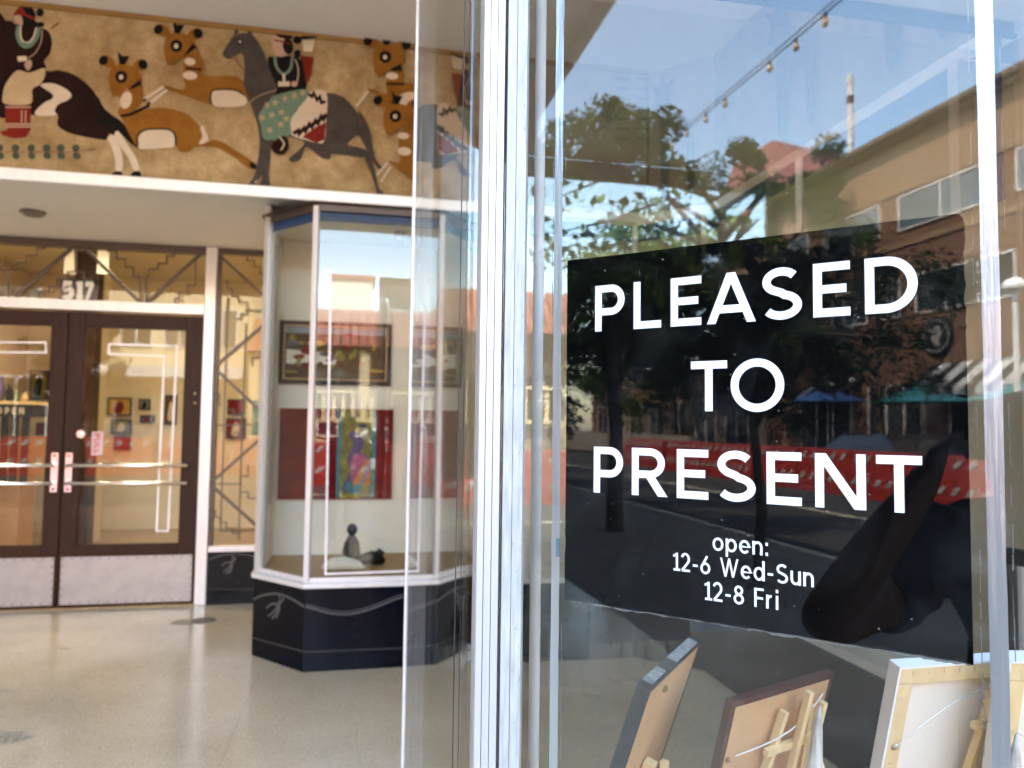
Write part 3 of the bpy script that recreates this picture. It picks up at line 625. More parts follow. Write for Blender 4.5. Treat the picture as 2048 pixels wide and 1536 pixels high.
def door(u0, u1, hinge, label):
    d = thing('entrance_door', label, 'door', ((u0+u1)/2, VD, 0))
    s0, s1 = (0.115, 0.13) if hinge == 'R' else (0.13, 0.115)
    a, b = u0+0.004, u1-0.004
    V0, V1 = VD-0.02, VD+0.025
    MB().box(a, V0, 0.012, a+s0, V1, 2.245).build('stile', 'door_wood', d, bevel=0.004)
    MB().box(b-s1, V0, 0.012, b, V1, 2.245).build('stile', 'door_wood', d, bevel=0.004)
    MB().box(a+s0+0.001, V0+0.002, 2.13, b-s1-0.001, V1, 2.243).build('top_rail', 'door_wood', d, bevel=0.004)
    MB().box(a+s0+0.001, V0+0.002, 0.014, b-s1-0.001, V1, 0.475).build('bottom_rail', 'door_wood', d, bevel=0.004)
    MB().box(a+s0-0.004, VD, 0.47, b-s1+0.004, VD+0.008, 2.135).build('pane', 'glass', d)
    kp = MB().box(a+0.02, V0-0.004, 0.03, b-0.02, V0-0.0005, 0.385).build('kick_plate', 'kick_plate', d)
    rv = MB(); n = 14
    for i in range(n+1):
        for z in (0.045, 0.372): rv.lathe([(0.006, 0), (0.005, -0.003)], (a+0.03+(b-a-0.06)*i/n, V0-0.004, z), 6, (0, 1, 0))
    for i in range(1, 6):
        for xx in (a+0.03, b-0.03): rv.lathe([(0.006, 0), (0.005, -0.003)], (xx, V0-0.004, 0.045+0.327*i/6), 6, (0, 1, 0))
    rv.build('rivets', 'grille_bar', kp)['kind'] = 'stuff'
    hx = (a+0.045) if hinge == 'R' else (b-0.045); ex = (b-0.075) if hinge == 'R' else (a+0.075)
    pl = MB().box(hx-0.026, V0-0.012, 0.87, hx+0.026, V0-0.001, 1.17).build('handle_plate', 'chrome', d, bevel=0.006)
    for z in (1.145, 0.895, 1.065, 0.945): MB().lathe([(0.011, 0), (0.009, -0.006)], (hx, V0-0.012, z), 10, (0, 1, 0)).build('screw', 'grille_bar', pl)
    for z in (1.075, 0.94):
        MB().tube([(hx, V0-0.012, z), (hx, V0-0.055, z), (ex, V0-0.055, z), (ex, V0-0.001, z)], 0.015, 10).build('push_bar', 'chrome', d, smooth=True)
    return d, V0
dR, V0 = door(DC_, DU1, 'R', 'right brown door with chrome push bars, round lock and red sticker')
p = atV(162, 868, V0)
MB().lathe([(0.034, 0.0), (0.034, -0.006), (0.026, -0.012), (0.015, -0.012), (0.015, -0.016), (0.004, -0.016)], (p.x, V0, p.z), 20, (0, 1, 0)).build('lock_cylinder', 'chrome', dR)
for py in (787, 806):
    p = atV(390, py, V0); MB().lathe([(0.010, 0.0), (0.008, -0.006)], (p.x, V0, p.z), 10, (0, 1, 0)).build('screw', 'brass', dR)
q0, q1 = atV(184, 863, VD-0.002), atV(205, 911, VD-0.002)
stk = MB().box(q0.x, VD-0.0025, q1.z, q1.x, VD-0.0005, q0.z).build('sticker', 'sticker_pink', dR)
mbt = MB(); put_text(mbt, 'PULL', (q0.x+(q1.x-q0.x)*0.22, VD-0.0025, q0.z-0.015), (0, 0, -1), (1, 0, 0), (0, -1, 0), 0, (q0.z-q1.z)-0.03, (q1.x-q0.x)*0.5, 0.0004, 0.2, 0.2)
mbt.build('lettering', 'sticker_red', stk)
F2 = lambda L: [Vector((q.x, VD-0.0012, q.z)) for q in [atV(x, y, VD) for x, y in L]]
MB().ribbon(F2([(218,688),(354,692),(336,1062),(313,1062),(329,712),(218,708)]), 0.016, (0,-1,0), True).build('alarm_foil', 'foil_far', dR)
dL, V0 = door(DU0, DC_, 'L', 'left brown door with chrome push bars beside its twin')
MB().ribbon(F2([(-130,684),(92,685),(92,705),(-105,704),(-80,1062),(-105,1062)]), 0.014, (0,-1,0), True).build('alarm_foil', 'foil_far', dL)
# transom with stepped bars
trn = thing('transom_window', 'transom window over the doors with stepped metal bars and house number', 'window', (DC_, VD, 2.34))
MB().box(DU0, VD, 2.337, DU1, VD+0.006, 2.743).build('pane', 'glass', trn)
g3 = lambda L: [(x*0.2734, 380+y*0.2734) for x, y in L]
def gbar(parent, pts, r, dep, name='grille_bar'):
    P = [Vector((q.x, VD-dep, q.z)) for q in [atV(x, y, VD) for x, y in pts]]
    mb = MB()
    for a, b in zip(P[:-1], P[1:]):
        e = (b-a).normalized()*r*0.5; mb.bar(a-e, b+e, r, r*0.8, (0, 1, 0))
    return mb.build(name, 'grille_bar', parent)
for i, L in enumerate([[(575,395),(85,815)], [(588,395),(1045,840)], [(1065,840),(1495,455)], [(-400,395),(60,815)]]): gbar(trn, g3(L), 0.026, 0.022+0.0005*i)
for i, L in enumerate([[(566,395),(566,603)], [(78,600),(78,810)], [(1035,640),(1035,840)], [(1080,640),(1080,840)], [(545,740),(545,830)], [(630,740),(630,830)]]): gbar(trn, g3(L), 0.014, 0.034+0.0005*i)
steps = [[(345,385),(345,437),(290,437),(290,490),(215,490),(215,542),(150,542),(150,592),(20,592),(20,530),(-50,530)],
 [(805,415),(805,457),(867,457),(867,512),(932,512),(932,572),(987,572),(987,636),(1035,636)],
 [(1285,435),(1285,492),(1232,492),(1232,547),(1167,547),(1167,587),(1100,587),(1100,640),(1080,640)],
 [(285,748),(380,748),(380,716),(438,716),(438,660),(512,660),(512,607),(627,607),(627,662),(690,662),(690,716),(740,716)],
 [(1440,530),(1440,702),(1380,702),(1380,757),(1320,757),(1320,802),(1290,802),(1290,840)], [(310,750),(310,830)]]
for i, L in enumerate(steps): gbar(trn, g3(L), 0.011, 0.042+0.0004*i, 'step_bar')
nb = MB(); q0, q1 = atV(132, 600, VD), atV(192, 566, VD)
put_text(nb, '517', (q0.x, VD-0.05, q0.z), (1,0,0), (0,0,1), (0,-1,0), 0, q1.x-q0.x, q1.z-q0.z, 0.0, 0.22, 0.27)
nb.build('house_number', 'number_white', trn)
MB().box(q0.x-0.03, VD-0.046, q0.z-0.02, q1.x+0.03, VD-0.040, q1.z+0.02).build('number_plate', 'window_dark', trn)
# side light
sl = thing('side_window', 'narrow side window with diagonal and stepped metal bars beside the doors', 'window', (-0.93, VD, 0))
SU0, SU1 = -1.163, -0.62
MB().box(SU0+0.02, VD, 0.47, SU1, VD+0.006, 2.755).build('pane', 'glass', sl)
MB().box(SU0+0.002, VD-0.03, 0.45, SU0+0.024, VD+0.03, ZS-0.004).build('side_rail', 'grille_bar', sl)
MB().box(SU0+0.025, VD-0.03, 2.757, SU1, VD+0.03, ZS-0.004).build('top_rail', 'grille_bar', sl)
MB().box(SU0+0.002, VD-0.06, 0.405, SU1, VD+0.03, 0.449).build('sill', 'bright_trim', sl, bevel=0.006)
bs = MB().box(SU0+0.002, VD-0.05, 0.002, SU1, VD+0.03, 0.403).build('base_panel', 'black_base', sl)
s3 = lambda L: [(380+x*0.4815, 480+y*0.4815) for x, y in L]
for i, L in enumerate([[(130,70),(325,250)], [(325,340),(103,528)], [(103,532),(310,725)], [(310,812),(88,1008)], [(88,1016),(300,1205)]]): gbar(sl, s3(L), 0.022, 0.022+0.0005*i)
for i, L in enumerate([[(235,350),(215,900),(205,1245)], [(160,240),(130,1205)], [(302,350),(290,1245)], [(85,1012),(215,1012)], [(130,1207),(300,1203)], [(235,295),(325,295)], [(105,770),(310,765)]]): gbar(sl, s3(L), 0.010, 0.034+0.0005*i)
for i, L in enumerate([[(240,60),(240,90),(270,90),(270,115),(295,115),(295,145),(320,145)], [(140,175),(160,175),(160,205),(178,205),(178,238),(205,238),(205,262),(240,262),(240,310),(215,310),(215,330),(195,330)],
  [(245,465),(295,465),(295,490),(262,490),(262,525)], [(100,640),(125,640),(125,690)], [(155,705),(185,705),(185,730),(220,730),(220,800),(185,800),(185,830)], [(245,935),(245,980),(212,980),(212,1045),(245,1045),(245,1070),(280,1070),(280,1110)],
  [(85,1120),(110,1120),(110,1150),(130,1150),(130,1170),(155,1170),(155,1195),(180,1195),(180,1215),(210,1215)]]): gbar(sl, s3(L), 0.009, 0.043+0.0004*i, 'step_bar')
def etch(parent, pts, P, n, wd, name='etched_line', out=0.0012, sm=True):
    Q = [hit(x, y, P, n)+Vector(n)*out for x, y in pts]
    if sm: Q = spline(Q, 6, False)
    MB().ribbon(Q, wd, n).build(name, 'etched_line', parent)
n0 = Vector((0,-1,0)); c4 = lambda L: [(x*0.2995, 780+y*0.2995) for x, y in L]
etch(bs, c4([(1370,1145),(1440,1115),(1530,1098),(1640,1100),(1740,1125)]), (0, VD-0.05, 0), n0, 0.008)
etch(bs, c4([(1365,1330),(1690,1330)]), (0, VD-0.05, 0), n0, 0.004, sm=False)
def bird(parent, cx, cy, s, P, n):
    for L in ([(0,0),(-10,-6),(-22,-2),(-30,6)], [(0,0),(8,-10),(14,-22)], [(-4,0),(4,-16),(2,-28)], [(0,0),(-12,14),(-26,26)], [(2,2),(-6,18),(-16,32)], [(4,2),(0,16),(-6,30)]):
        etch(parent, [(cx+x*s, cy+y*s) for x, y in L], P, n, 0.011, 'etched_bird')
bird(bs, 463, 1128, 0.62, (0, VD-0.05, 0), n0)

# ================================================================== middle vitrine
vt = thing('glass_vitrine', 'eight-sided glass vitrine on a black base holding paintings and a bronze', 'display case', (0.07, 4.9, 0))
A, B, C2, D2 = (-0.637, 4.81), (-0.308, VM), (0.445, VM), (0.80, 4.80)
base = MB().prism([A, B, C2, D2, (0.80, 5.62), (-0.637, 5.62)], 0.0015, 0.468).build('base', 'black_base', vt)
MB().prism([(-0.652, 4.80), (-0.316, VM-0.016), (0.452, VM-0.016), (0.818, 4.79), (0.818, 5.62), (-0.652, 5.62)], 0.470, 0.497).build('sill', 'bright_trim', vt, bevel=0.004)
ins = 0.028
GA, GB, GC, GD = (A[0]+0.035, A[1]+0.012), (B[0]+0.012, B[1]+ins), (C2[0]-0.012, C2[1]+ins), (D2[0]-0.035, D2[1]+0.012)
MB().prism([(GA[0]+0.01, GA[1]+0.02), (GB[0]+0.01, GB[1]+0.02), (GC[0]-0.01, GC[1]+0.02), (GD[0]-0.01, GD[1]+0.02), (GD[0]-0.01, 5.35), (GA[0]+0.01, 5.35)], 0.4985, 0.506).build('wood_floor', 'case_wood', vt)
ZH = 2.62
for a, b, mt in ((GA, GB, 'glass'), (GB, GC, 'glass'), (GC, GD, 'glass')):
    MB().wall(a, b, 0.499, ZH+0.02, 0.006).build('pane', mt, vt)
def vpost(p, w, d, ang, name='post', mat='bright_trim', z0=0.499, z1=2.70, par=vt):
    c, s_ = math.cos(ang), math.sin(ang); a = Vector((c, s_, 0)); b = Vector((-s_, c, 0))
    return MB().obox(Vector((p[0], p[1], z0))-a*w/2-b*d/2, a*w, b*d, Vector((0,0,z1-z0))).build(name, mat, par, bevel=0.003)
vpost((GA[0]-0.012, GA[1]+0.0), 0.05, 0.03, -0.9, 'post', 'aluminium'); vpost((GB[0]-0.004, GB[1]-0.008), 0.032, 0.03, -0.4); vpost((GC[0]+0.004, GC[1]-0.008), 0.03, 0.03, 0.4); vpost((GD[0]+0.01, GD[1]), 0.04, 0.03, 0.9)
for a, b, i in ((GA, GB, 0), (GB, GC, 1), (GC, GD, 2)):
    MB().wall((a[0], a[1]+0.009+0.0008*i), (b[0], b[1]+0.009+0.0008*i), ZH, 2.70, 0.012).build('blue_header', 'blue_header', vt)
    MB().wall((a[0], a[1]-0.02+0.0008*i), (b[0], b[1]-0.02+0.0008*i), 2.672, 2.712, 0.018).build('head_rail', 'grille_bar', vt)
    MB().wall((a[0], a[1]-0.016+0.0008*i), (b[0], b[1]-0.016+0.0008*i), 0.4985, 0.525, 0.014).build('bottom_rail', 'bright_trim', vt)
MB().prism([GA, GB, GC, GD, (GD[0], 5.6), (GA[0], 5.6)], 2.703, 2.713).build('case_ceiling', 'white_wall', vt)
MB().prism([(A[0]-0.02, A[1]-0.01), (B[0]-0.01, B[1]-0.03), (C2[0]+0.01, C2[1]-0.03), (D2[0]+0.02, D2[1]-0.01), (0.82, 5.6), (-0.657, 5.6)], 2.7145, 2.7145+0.0005).build('top_cap', 'grille_bar', vt)
MB().box(-0.64, 4.83, 0.4985, -0.605, VD-0.03, 2.79).build('side_wall', 'white_wall', vt)
MB().box(0.77, 4.83, 0.4985, 0.80, VD-0.03, 2.79).build('side_wall', 'white_wall', vt)
MB().box(-0.60, 5.36, 0.4985, 0.765, 5.40, 2.70).build('back_panel', 'white_wall', vt)
for i, (u, v) in enumerate([(-0.604, 4.90), (-0.603, 5.10), (-0.602, 5.30)]):
    MB().box(u, v, 0.507, u+0.012, v+0.17, 2.69).build('wall_batten', 'white_wall', vt)
for i, (u, v) in enumerate([(0.769, 4.90), (0.768, 5.12)]):
    MB().box(u-0.012, v, 0.507, u, v+0.18, 2.69).build('wall_batten', 'white_wall', vt)
pf = MB(); MB().box(-0.575, 4.86, 0.9, -0.56, 4.885, 2.55).build('shelf_track', 'grille_bar', vt)
for a, b in ((560, 470), (800, 468)):
    q = atV(a, b, 4.95); MB().lathe([(0.04, 0), (0.045, -0.07), (0.035, -0.07), (0.03, -0.01)], (q.x, 4.95, 2.70), 16).build('spot_lamp', 'aluminium', vt, smooth=True)
FV = lambda L: [Vector((q.x, GB[1]-0.0012, q.z)) for q in [atV(x, y, GB[1]) for x, y in L]]
MB().ribbon(FV([(648,540),(662,541),(651,1148),(839,1141),(854,554),(874,554)]), 0.013, (0,-1,0)).build('alarm_foil', 'foil_far', vt)
c6 = lambda L: [(480+x*0.3646, 820+y*0.3646) for x, y in L]
P_f, n_f = (0, VM, 0), Vector((0,-1,0))
etch(base, c6([(362,1078),(420,1095),(500,1115),(580,1120),(660,1108),(760,1075),(860,1035),(960,1010),(1065,1000)]), P_f, n_f, 0.010)
etch(base, c6([(362,1063),(420,1080),(500,1100),(580,1105),(660,1093),(760,1060),(860,1020),(960,996),(1065,988)]), P_f, n_f, 0.004)
etch(base, c6([(355,1328),(600,1318),(890,1306),(1065,1300)]), P_f, n_f, 0.004, sm=False)
n_l = Vector((B[1]-A[1], -(B[0]-A[0]), 0)).normalized()
etch(base, c6([(72,1040),(110,1022),(150,1012),(200,1008),(250,1020),(300,1045),(352,1078)]), (A[0], A[1], 0), n_l, 0.012)
etch(base, c6([(72,1250),(200,1285),(350,1325)]), (A[0], A[1], 0), n_l, 0.004, sm=False); bird(base, 557, 1212, 0.8, (A[0], A[1], 0), n_l)
n_r = Vector((D2[1]-C2[1], -(D2[0]-C2[0]), 0)).normalized()
etch(base, c6([(1075,1000),(1120,990),(1180,985),(1270,1010)]), (C2[0], C2[1], 0), n_r, 0.010); bird(base, 925, 1195, 0.8, (C2[0], C2[1], 0), n_r)
# art inside the vitrine
def rect_px(x0, y0, x1, y1, V):
    a, b = atV(x0, y0, V), atV(x1, y1, V); return a.x, b.z, b.x, a.z
u0, z0, u1, z1 = rect_px(560, 640, 781, 772, 5.33)
pa = thing('framed_painting', 'dark framed landscape painting hanging in the upper part of the vitrine', 'painting', ((u0+u1)/2, 5.34, z0))
MB().box(u0, 5.325, z0, u1, 5.357, z1).build('frame', 'frame_brown', pa, bevel=0.004)
MB().box(u0+0.03, 5.321, z0+0.03, u1-0.03, 5.3245, z1-0.03).build('frame_lip', 'pine_dark', pa)
MB().box(u0+0.04, 5.318, z0+0.04, u1-0.04, 5.3205, z1-0.04).build('picture', 'land_art', pa)
MB().box(u0+0.04, 5.316, z0+0.80*(z1-z0), u1-0.04, 5.3175, z1-0.045).build('painted_sky', 'sky_art', pa)
rnd = random.Random(77)
for i in range(46):
    cx_, cz_ = rnd.uniform(u0+0.07, u1-0.07), rnd.uniform(z0+0.06, z0+0.78*(z1-z0)); rx_, rz_ = rnd.uniform(0.012, 0.05), rnd.uniform(0.008, 0.03)
    mt_ = rnd.choice(['land_art', 'red_art', 'olive_art', 'violet_art', 'frame_black', 'yellow_art', 'olive_art', 'land_art'])
    MB().poly(spline([(cx_+rx_*math.cos(t)*rnd.uniform(.6, 1.3), 5.3152-0.00005*i, cz_+rz_*math.sin(t)*rnd.uniform(.6, 1.3)) for t in [k*0.785 for k in range(8)]], 3)).build('brush_stroke', mt_, pa)
MB().poly([(u0+0.05,5.3155,z0+0.14),(u0+0.5*(u1-u0),5.3155,z0+0.14),(u0+0.52*(u1-u0),5.3155,z0+0.22),(u0+0.05,5.3155,z0+0.24)]).build('painted_house', 'white_stone', pa)
u0, z0, u1, z1 = rect_px(560, 816, 783, 997, 5.33)
pb = thing('red_painting', 'red painting with olive centre panel and a purple and teal figure', 'painting', ((u0+u1)/2, 5.34, z0))
MB().box(u0, 5.325, z0, u1, 5.357, z1).build('canvas', 'red_art', pb)
a_, b_ = atV(680, 820, 5.325), atV(745, 994, 5.325)
MB().box(a_.x, 5.3235, z0+0.004, b_.x, 5.3245, z1-0.004).build('painted_panel', 'olive_art', pb)
for q in (a_.x, b_.x): MB().box(q-0.014, 5.322, z0+0.003, q+0.014, 5.3232, z1-0.003).build('painted_stripe', 'teal_art', pb)
PV = lambda L, d: [Vector((q.x, 5.3215-d, q.z)) for q in [atV(x, y, 5.32) for x, y in L]]
MB().poly(spline(PV([(697,868),(712,862),(728,885),(722,905),(735,915),(716,945),(702,975),(690,985),(686,970),(700,940),(694,915),(706,890)], 0.0), 4)).build('painted_figure', 'violet_art', pb)
MB().poly(spline(PV([(740,915),(748,925),(722,975),(708,988),(690,978),(696,962),(716,968)], 0.0005), 4)).build('painted_drum', 'teal_art', pb)
MB().poly(PV(ell(726, 855, 8, 9), 0.001)).build('painted_head', 'frame_black', pb)
q = atZ(712, 1130, 0.507)
bz = thing('bronze_sculpture', 'small dark bronze seated figure on the vitrine floor', 'sculpture', (q.x, q.y, 0.507))
body = [(0.0,0,0.02),(0.0,0,0.10),(0.0,0.005,0.17)]
MB().lathe([(0.055,0),(0.06,0.03),(0.045,0.08),(0.05,0.13),(0.03,0.17),(0.018,0.185),(0.032,0.205),(0.035,0.225),(0.022,0.25),(0.006,0.256)], (q.x-0.03, q.y+0.06, 0.507), 14).build('seated_figure', 'bronze', bz, smooth=True)
MB().tube([(q.x-0.06,q.y+0.04,0.65),(q.x-0.075,q.y+0.01,0.59),(q.x-0.04,q.y-0.01,0.55)], [0.017,0.015,0.012], 8).build('arm', 'bronze', bz, smooth=True)
MB().tube([(q.x+0.0,q.y+0.04,0.65),(q.x+0.012,q.y+0.01,0.59),(q.x-0.01,q.y-0.02,0.56)], [0.017,0.015,0.012], 8).build('arm', 'bronze', bz, smooth=True)
MB().tube([(q.x-0.03,q.y+0.03,0.54),(q.x+0.03,q.y-0.06,0.55),(q.x+0.02,q.y-0.10,0.515)], [0.03,0.024,0.016], 8).build('leg', 'bronze', bz, smooth=True)
q2 = atZ(742, 1132, 0.507)
hz = thing('dark_carving', 'rounded dark carved stone lying right of the bronze', 'sculpture', (q2.x, q2.y, 0.507))
MB().tube([(q2.x-0.09,q2.y,0.525),(q2.x-0.05,q2.y,0.55),(q2.x,q2.y,0.56),(q2.x+0.05,q2.y,0.55),(q2.x+0.085,q2.y,0.53)], [0.012,0.036,0.045,0.04,0.018], 12).build('carved_body', 'bronze', hz, smooth=True)
MB().tube([(q2.x+0.03,q2.y,0.575),(q2.x+0.055,q2.y-0.01,0.60),(q2.x+0.08,q2.y-0.02,0.59)], [0.022,0.022,0.01], 10).build('carved_head', 'bronze', hz, smooth=True)
q3 = atZ(680, 1142, 0.507)
sk = thing('pale_skull', 'pale bone-white carving lying in front of the bronze', 'sculpture', (q3.x, q3.y, 0.507))
MB().tube([(q3.x-0.11,q3.y+0.02,0.53),(q3.x-0.05,q3.y,0.55),(q3.x+0.02,q3.y,0.555),(q3.x+0.10,q3.y+0.01,0.54),(q3.x+0.15,q3.y+0.02,0.52)], [0.014,0.04,0.042,0.03,0.012], 12).build('carved_body', 'white_stone', sk, smooth=True)

# ================================================================== showcase round the right-hand corner
ws = thing('wall_showcase', 'glass wall showcase with black base wrapping the right side of the entry', 'display case', (1.6, 4.3, 0))
Q = [(0.96, 4.40), (1.66, 4.40), (1.985, 4.09), (1.985, 2.15)]
MB().prism(Q+[(2.30, 2.15), (2.30, 4.9), (0.96, 4.9)], 0.0015, 0.468).build('base', 'black_base', ws)
MB().prism([(0.95, 4.385), (1.665, 4.385), (1.97, 4.08), (1.97, 2.14), (2.30, 2.14), (2.30, 4.9), (0.95, 4.9)], 0.470, 0.496).build('sill', 'bright_trim', ws)
for a, b in zip(Q[:-1], Q[1:]):
    MB().wall((a[0]+0.01, a[1]+0.01), (b[0]+0.01, b[1]+0.01), 0.498, 2.62, 0.006).build('pane', 'glass', ws)
    MB().wall((a[0]+0.02, a[1]+0.025), (b[0]+0.02, b[1]+0.025), 2.60, 2.70, 0.012).build('blue_header', 'blue_header', ws)
for i, p in enumerate([(0.965, 4.405), (1.665, 4.405), (1.99, 4.09), (1.99, 3.1), (1.99, 2.17)]): vpost(p, 0.03, 0.03, 0.2*i, 'post', 'bright_trim', 0.498, 2.70, ws)
MB().prism([(0.97, 4.42), (1.66, 4.42), (2.0, 4.1), (2.0, 2.15), (2.30, 2.15), (2.30, 4.9), (0.97, 4.9)], 2.703, 2.712).build('case_ceiling', 'white_wall', ws)
MB().box(0.96, 4.86, 0.498, 2.30, 4.90, 2.70).build('back_panel', 'white_wall', ws)
MB().box(2.27, 2.15, 0.498, 2.30, 4.85, 2.70).build('back_panel', 'white_wall', ws)
MB().box(0.805, 4.88, 0.002, 0.955, 4.93, 2.79).build('filler_panel', 'white_wall', ws)
for i, (v, z, w_, h_, mt) in enumerate([(3.6, 1.1, 0.5, 0.6, 'red_art'), (2.7, 1.2, 0.45, 0.5, 'teal_art'), (3.2, 0.6, 0.3, 0.35, 'land_art')]):
    t_ = thing('showcase_painting', ['red canvas hung on the right showcase wall', 'teal canvas hung on the right showcase wall', 'small brown canvas low on the right showcase wall'][i], 'painting', (2.26, v, z))
    MB().box(2.24, v-w_/2, z, 2.268, v+w_/2, z+h_).build('canvas', mt, t_)
    MB().box(2.236, v-w_/2+0.05, z+0.05, 2.2395, v+w_/2-0.05, z+h_-0.05).build('painted_area', 'olive_art' if i else 'yellow_art', t_)

# ================================================================== foreground display case with the sign
fc = thing('corner_display_case', 'large glass display case with slanted corner and worn white metal post', 'display case', (0.9, 1.2, 0))
pxp = lambda px, V: ((lambda q: (q.x, q.y))(atV(px, 850, V)))
FAR = (0.121, 2.0)
ES = 0.74; E1 = PC0+DC*ES; VF = E1.y
plan = [(0.150, 1.02), (0.185, 0.975), (0.225, 0.992), (E1.x, VF), (2.10, VF), (2.10, 2.02), (FAR[0]-0.005, 2.02)]
b0 = MB().prism([(x-(0.02 if x < 0.5 else 0), y) for x, y in plan], 0.0015, 0.368).build('base', 'black_base', fc)
MB().prism([(x-(0.03 if x < 0.5 else 0), y-(0.01 if y < 1 else -0.01)) for x, y in plan], 0.370, 0.397).build('sill', 'bright_trim', fc)
MB().prism([(0.19, 1.04), (0.245, 1.0), (E1.x+0.02, VF+0.03), (2.07, VF+0.03), (2.07, 1.96), (0.15, 1.96)], 0.3985, 0.406).build('case_floor', 'case_wood', fc)
ZT = 2.655
# corner post: plan outline read at the glass corner
prof = [pxp(949, 1.03), pxp(955, 0.992), pxp(958, 0.987), pxp(970, 0.985), pxp(970.8, 0.988), pxp(971.6, 0.985), pxp(985, 0.982), pxp(985.8, 0.985), pxp(986.6, 0.982), pxp(1000, 0.979), pxp(1003, 1.000)]
MB().prism(prof+[pxp(1003, 1.07), pxp(955, 1.085)], 0.3985, ZT+0.05).build('post_trim', 'post_metal', fc)
prof = [pxp(1004, 0.999), pxp(1007, 0.980), pxp(1025, 0.9815), pxp(1025.7, 0.984), pxp(1026.4, 0.9815), pxp(1046, 0.984), pxp(1050, 0.996)]
post_o = MB().prism(prof+[pxp(1050, 1.012), pxp(1035, 1.05), pxp(1004, 1.07)], 0.3985, ZT+0.05).build('post', 'post_paint', fc)
rnd = random.Random(31); mb = MB()
for i in range(170):
    x_ = 1045.5-abs(rnd.gauss(0, 1))*9 if i < 120 else rnd.uniform(1010, 1044)
    if x_ < 1009: continue
    f_ = (x_-1007)/39; c_ = atV(x_, 850, 0.980+0.004*f_-0.0006); z_ = rnd.uniform(0.95, 2.0); w_, h_ = rnd.uniform(0.0003, 0.0011), rnd.uniform(0.0004, 0.005 if rnd.random() < 0.25 else 0.0014)
    mb.poly([(c_.x, c_.y, z_), (c_.x+w_, c_.y, z_+0.0002), (c_.x+w_*0.8, c_.y, z_+h_), (c_.x+0.0001, c_.y, z_+h_*0.8)])
mb.build('paint_chips', 'adhesive', post_o)['kind'] = 'stuff'
a = Vector((0.1405, 1.035, 0)); b = Vector((FAR[0], FAR[1], 0))
MB().wall(b, a, 0.399, ZT, 0.008).build('side_pane', 'glass_side', fc)
q = a+(b-a)*0.045
MB().bar((q.x-0.004, q.y, 0.399), (q.x-0.004, q.y, ZT), 0.0015, 0.0015).build('sealant_line', 'dark_gap', fc)
vpost((FAR[0]+0.002, FAR[1]+0.004), 0.012, 0.016, 0.1, 'rear_post', 'bright_trim', 0.3985, ZT+0.05, fc)
vpost((FAR[0]+0.038, FAR[1]+0.012), 0.03, 0.01, 0.0, 'rear_post', 'aluminium', 0.3985, ZT+0.05, fc)
g0, g1 = PC0+DC*0.0, PC0+DC*(ES-0.005)
mbp = MB(); th = 0.006
def pcs(s_, z_, o_): return PC0+DC*s_+NC*o_+Vector((0, 0, z_))
zb0, L_ = 0.399, ES-0.005
mbp.poly([pcs(0, zb0, 0), pcs(L_, zb0, 0), pcs(L_, ZT, 0), pcs(0, ZT, 0)])                       # outer face
hs0, hs1, hz0, hz1 = 0.0635, 0.5222, 1.1915, 1.6425                                            # vinyl bonded here: no inner air face
for (s0_, z0_, s1_, z1_) in ((0, zb0, L_, hz0), (0, hz1, L_, ZT), (0, hz0, hs0, hz1), (hs1, hz0, L_, hz1)):
    mbp.poly([pcs(s0_, z0_, -th), pcs(s0_, z1_, -th), pcs(s1_, z1_, -th), pcs(s1_, z0_, -th)])
for (p_, q_) in (((0, zb0), (L_, zb0)), ((L_, zb0), (L_, ZT)), ((L_, ZT), (0, ZT)), ((0, ZT), (0, zb0))):
    mbp.poly([pcs(*p_, 0), pcs(*p_, -th), pcs(*q_, -th), pcs(*q_, 0)])
slant = mbp.build('slanted_pane', 'glass_front', fc)
MB().wall((E1.x+0.012, VF), (2.07, VF), 0.399, ZT, 0.006).build('front_pane', 'glass', fc)
MB().wall((FAR[0]+0.06, 2.0), (2.065, 2.0), 0.399, ZT, 0.006).build('rear_pane', 'glass_rear', fc)
vpost((E1.x, VF), 0.035, 0.03, -0.4, 'front_post', 'bright_trim', 0.3985, ZT+0.05, fc)
vpost((2.075, VF+0.005), 0.03, 0.03, 0, 'front_post', 'bright_trim', 0.3985, ZT+0.05, fc)
for p0, p1, i in (((0.15, 1.05), (0.135, 1.98), 0), ((0.235, 1.0), (E1.x, VF+0.02), 1), ((E1.x+0.02, VF-0.015), (2.06, VF-0.015), 2), ((0.15, 1.98), (2.065, 1.98), 3)):
    MB().wall(p0, p1, 2.705 if i == 3 else ZT+0.001, 2.75+0.001*i, 0.02).build('blue_header', 'blue_header', fc)
MB().prism([(x, y) for x, y in plan], 2.756, 2.775).build('case_top', 'white_wall', fc)
MB().box(2.085, VF+0.02, 0.3985, 2.10, 2.0, 2.75).build('end_wall', 'cream_wall', fc)
MB().box(1.945, 1.955, 2.15, 1.975, 1.975, 2.70).build('blue_corner_strip', 'blue_header', fc)
q = atV(1074, 850, 1.13)
cdt = MB().tube([(q.x, q.y, 0.41), (q.x, q.y, ZT-0.002)], 0.0085, 10).build('cable_conduit', 'pale_pole', fc, smooth=True)
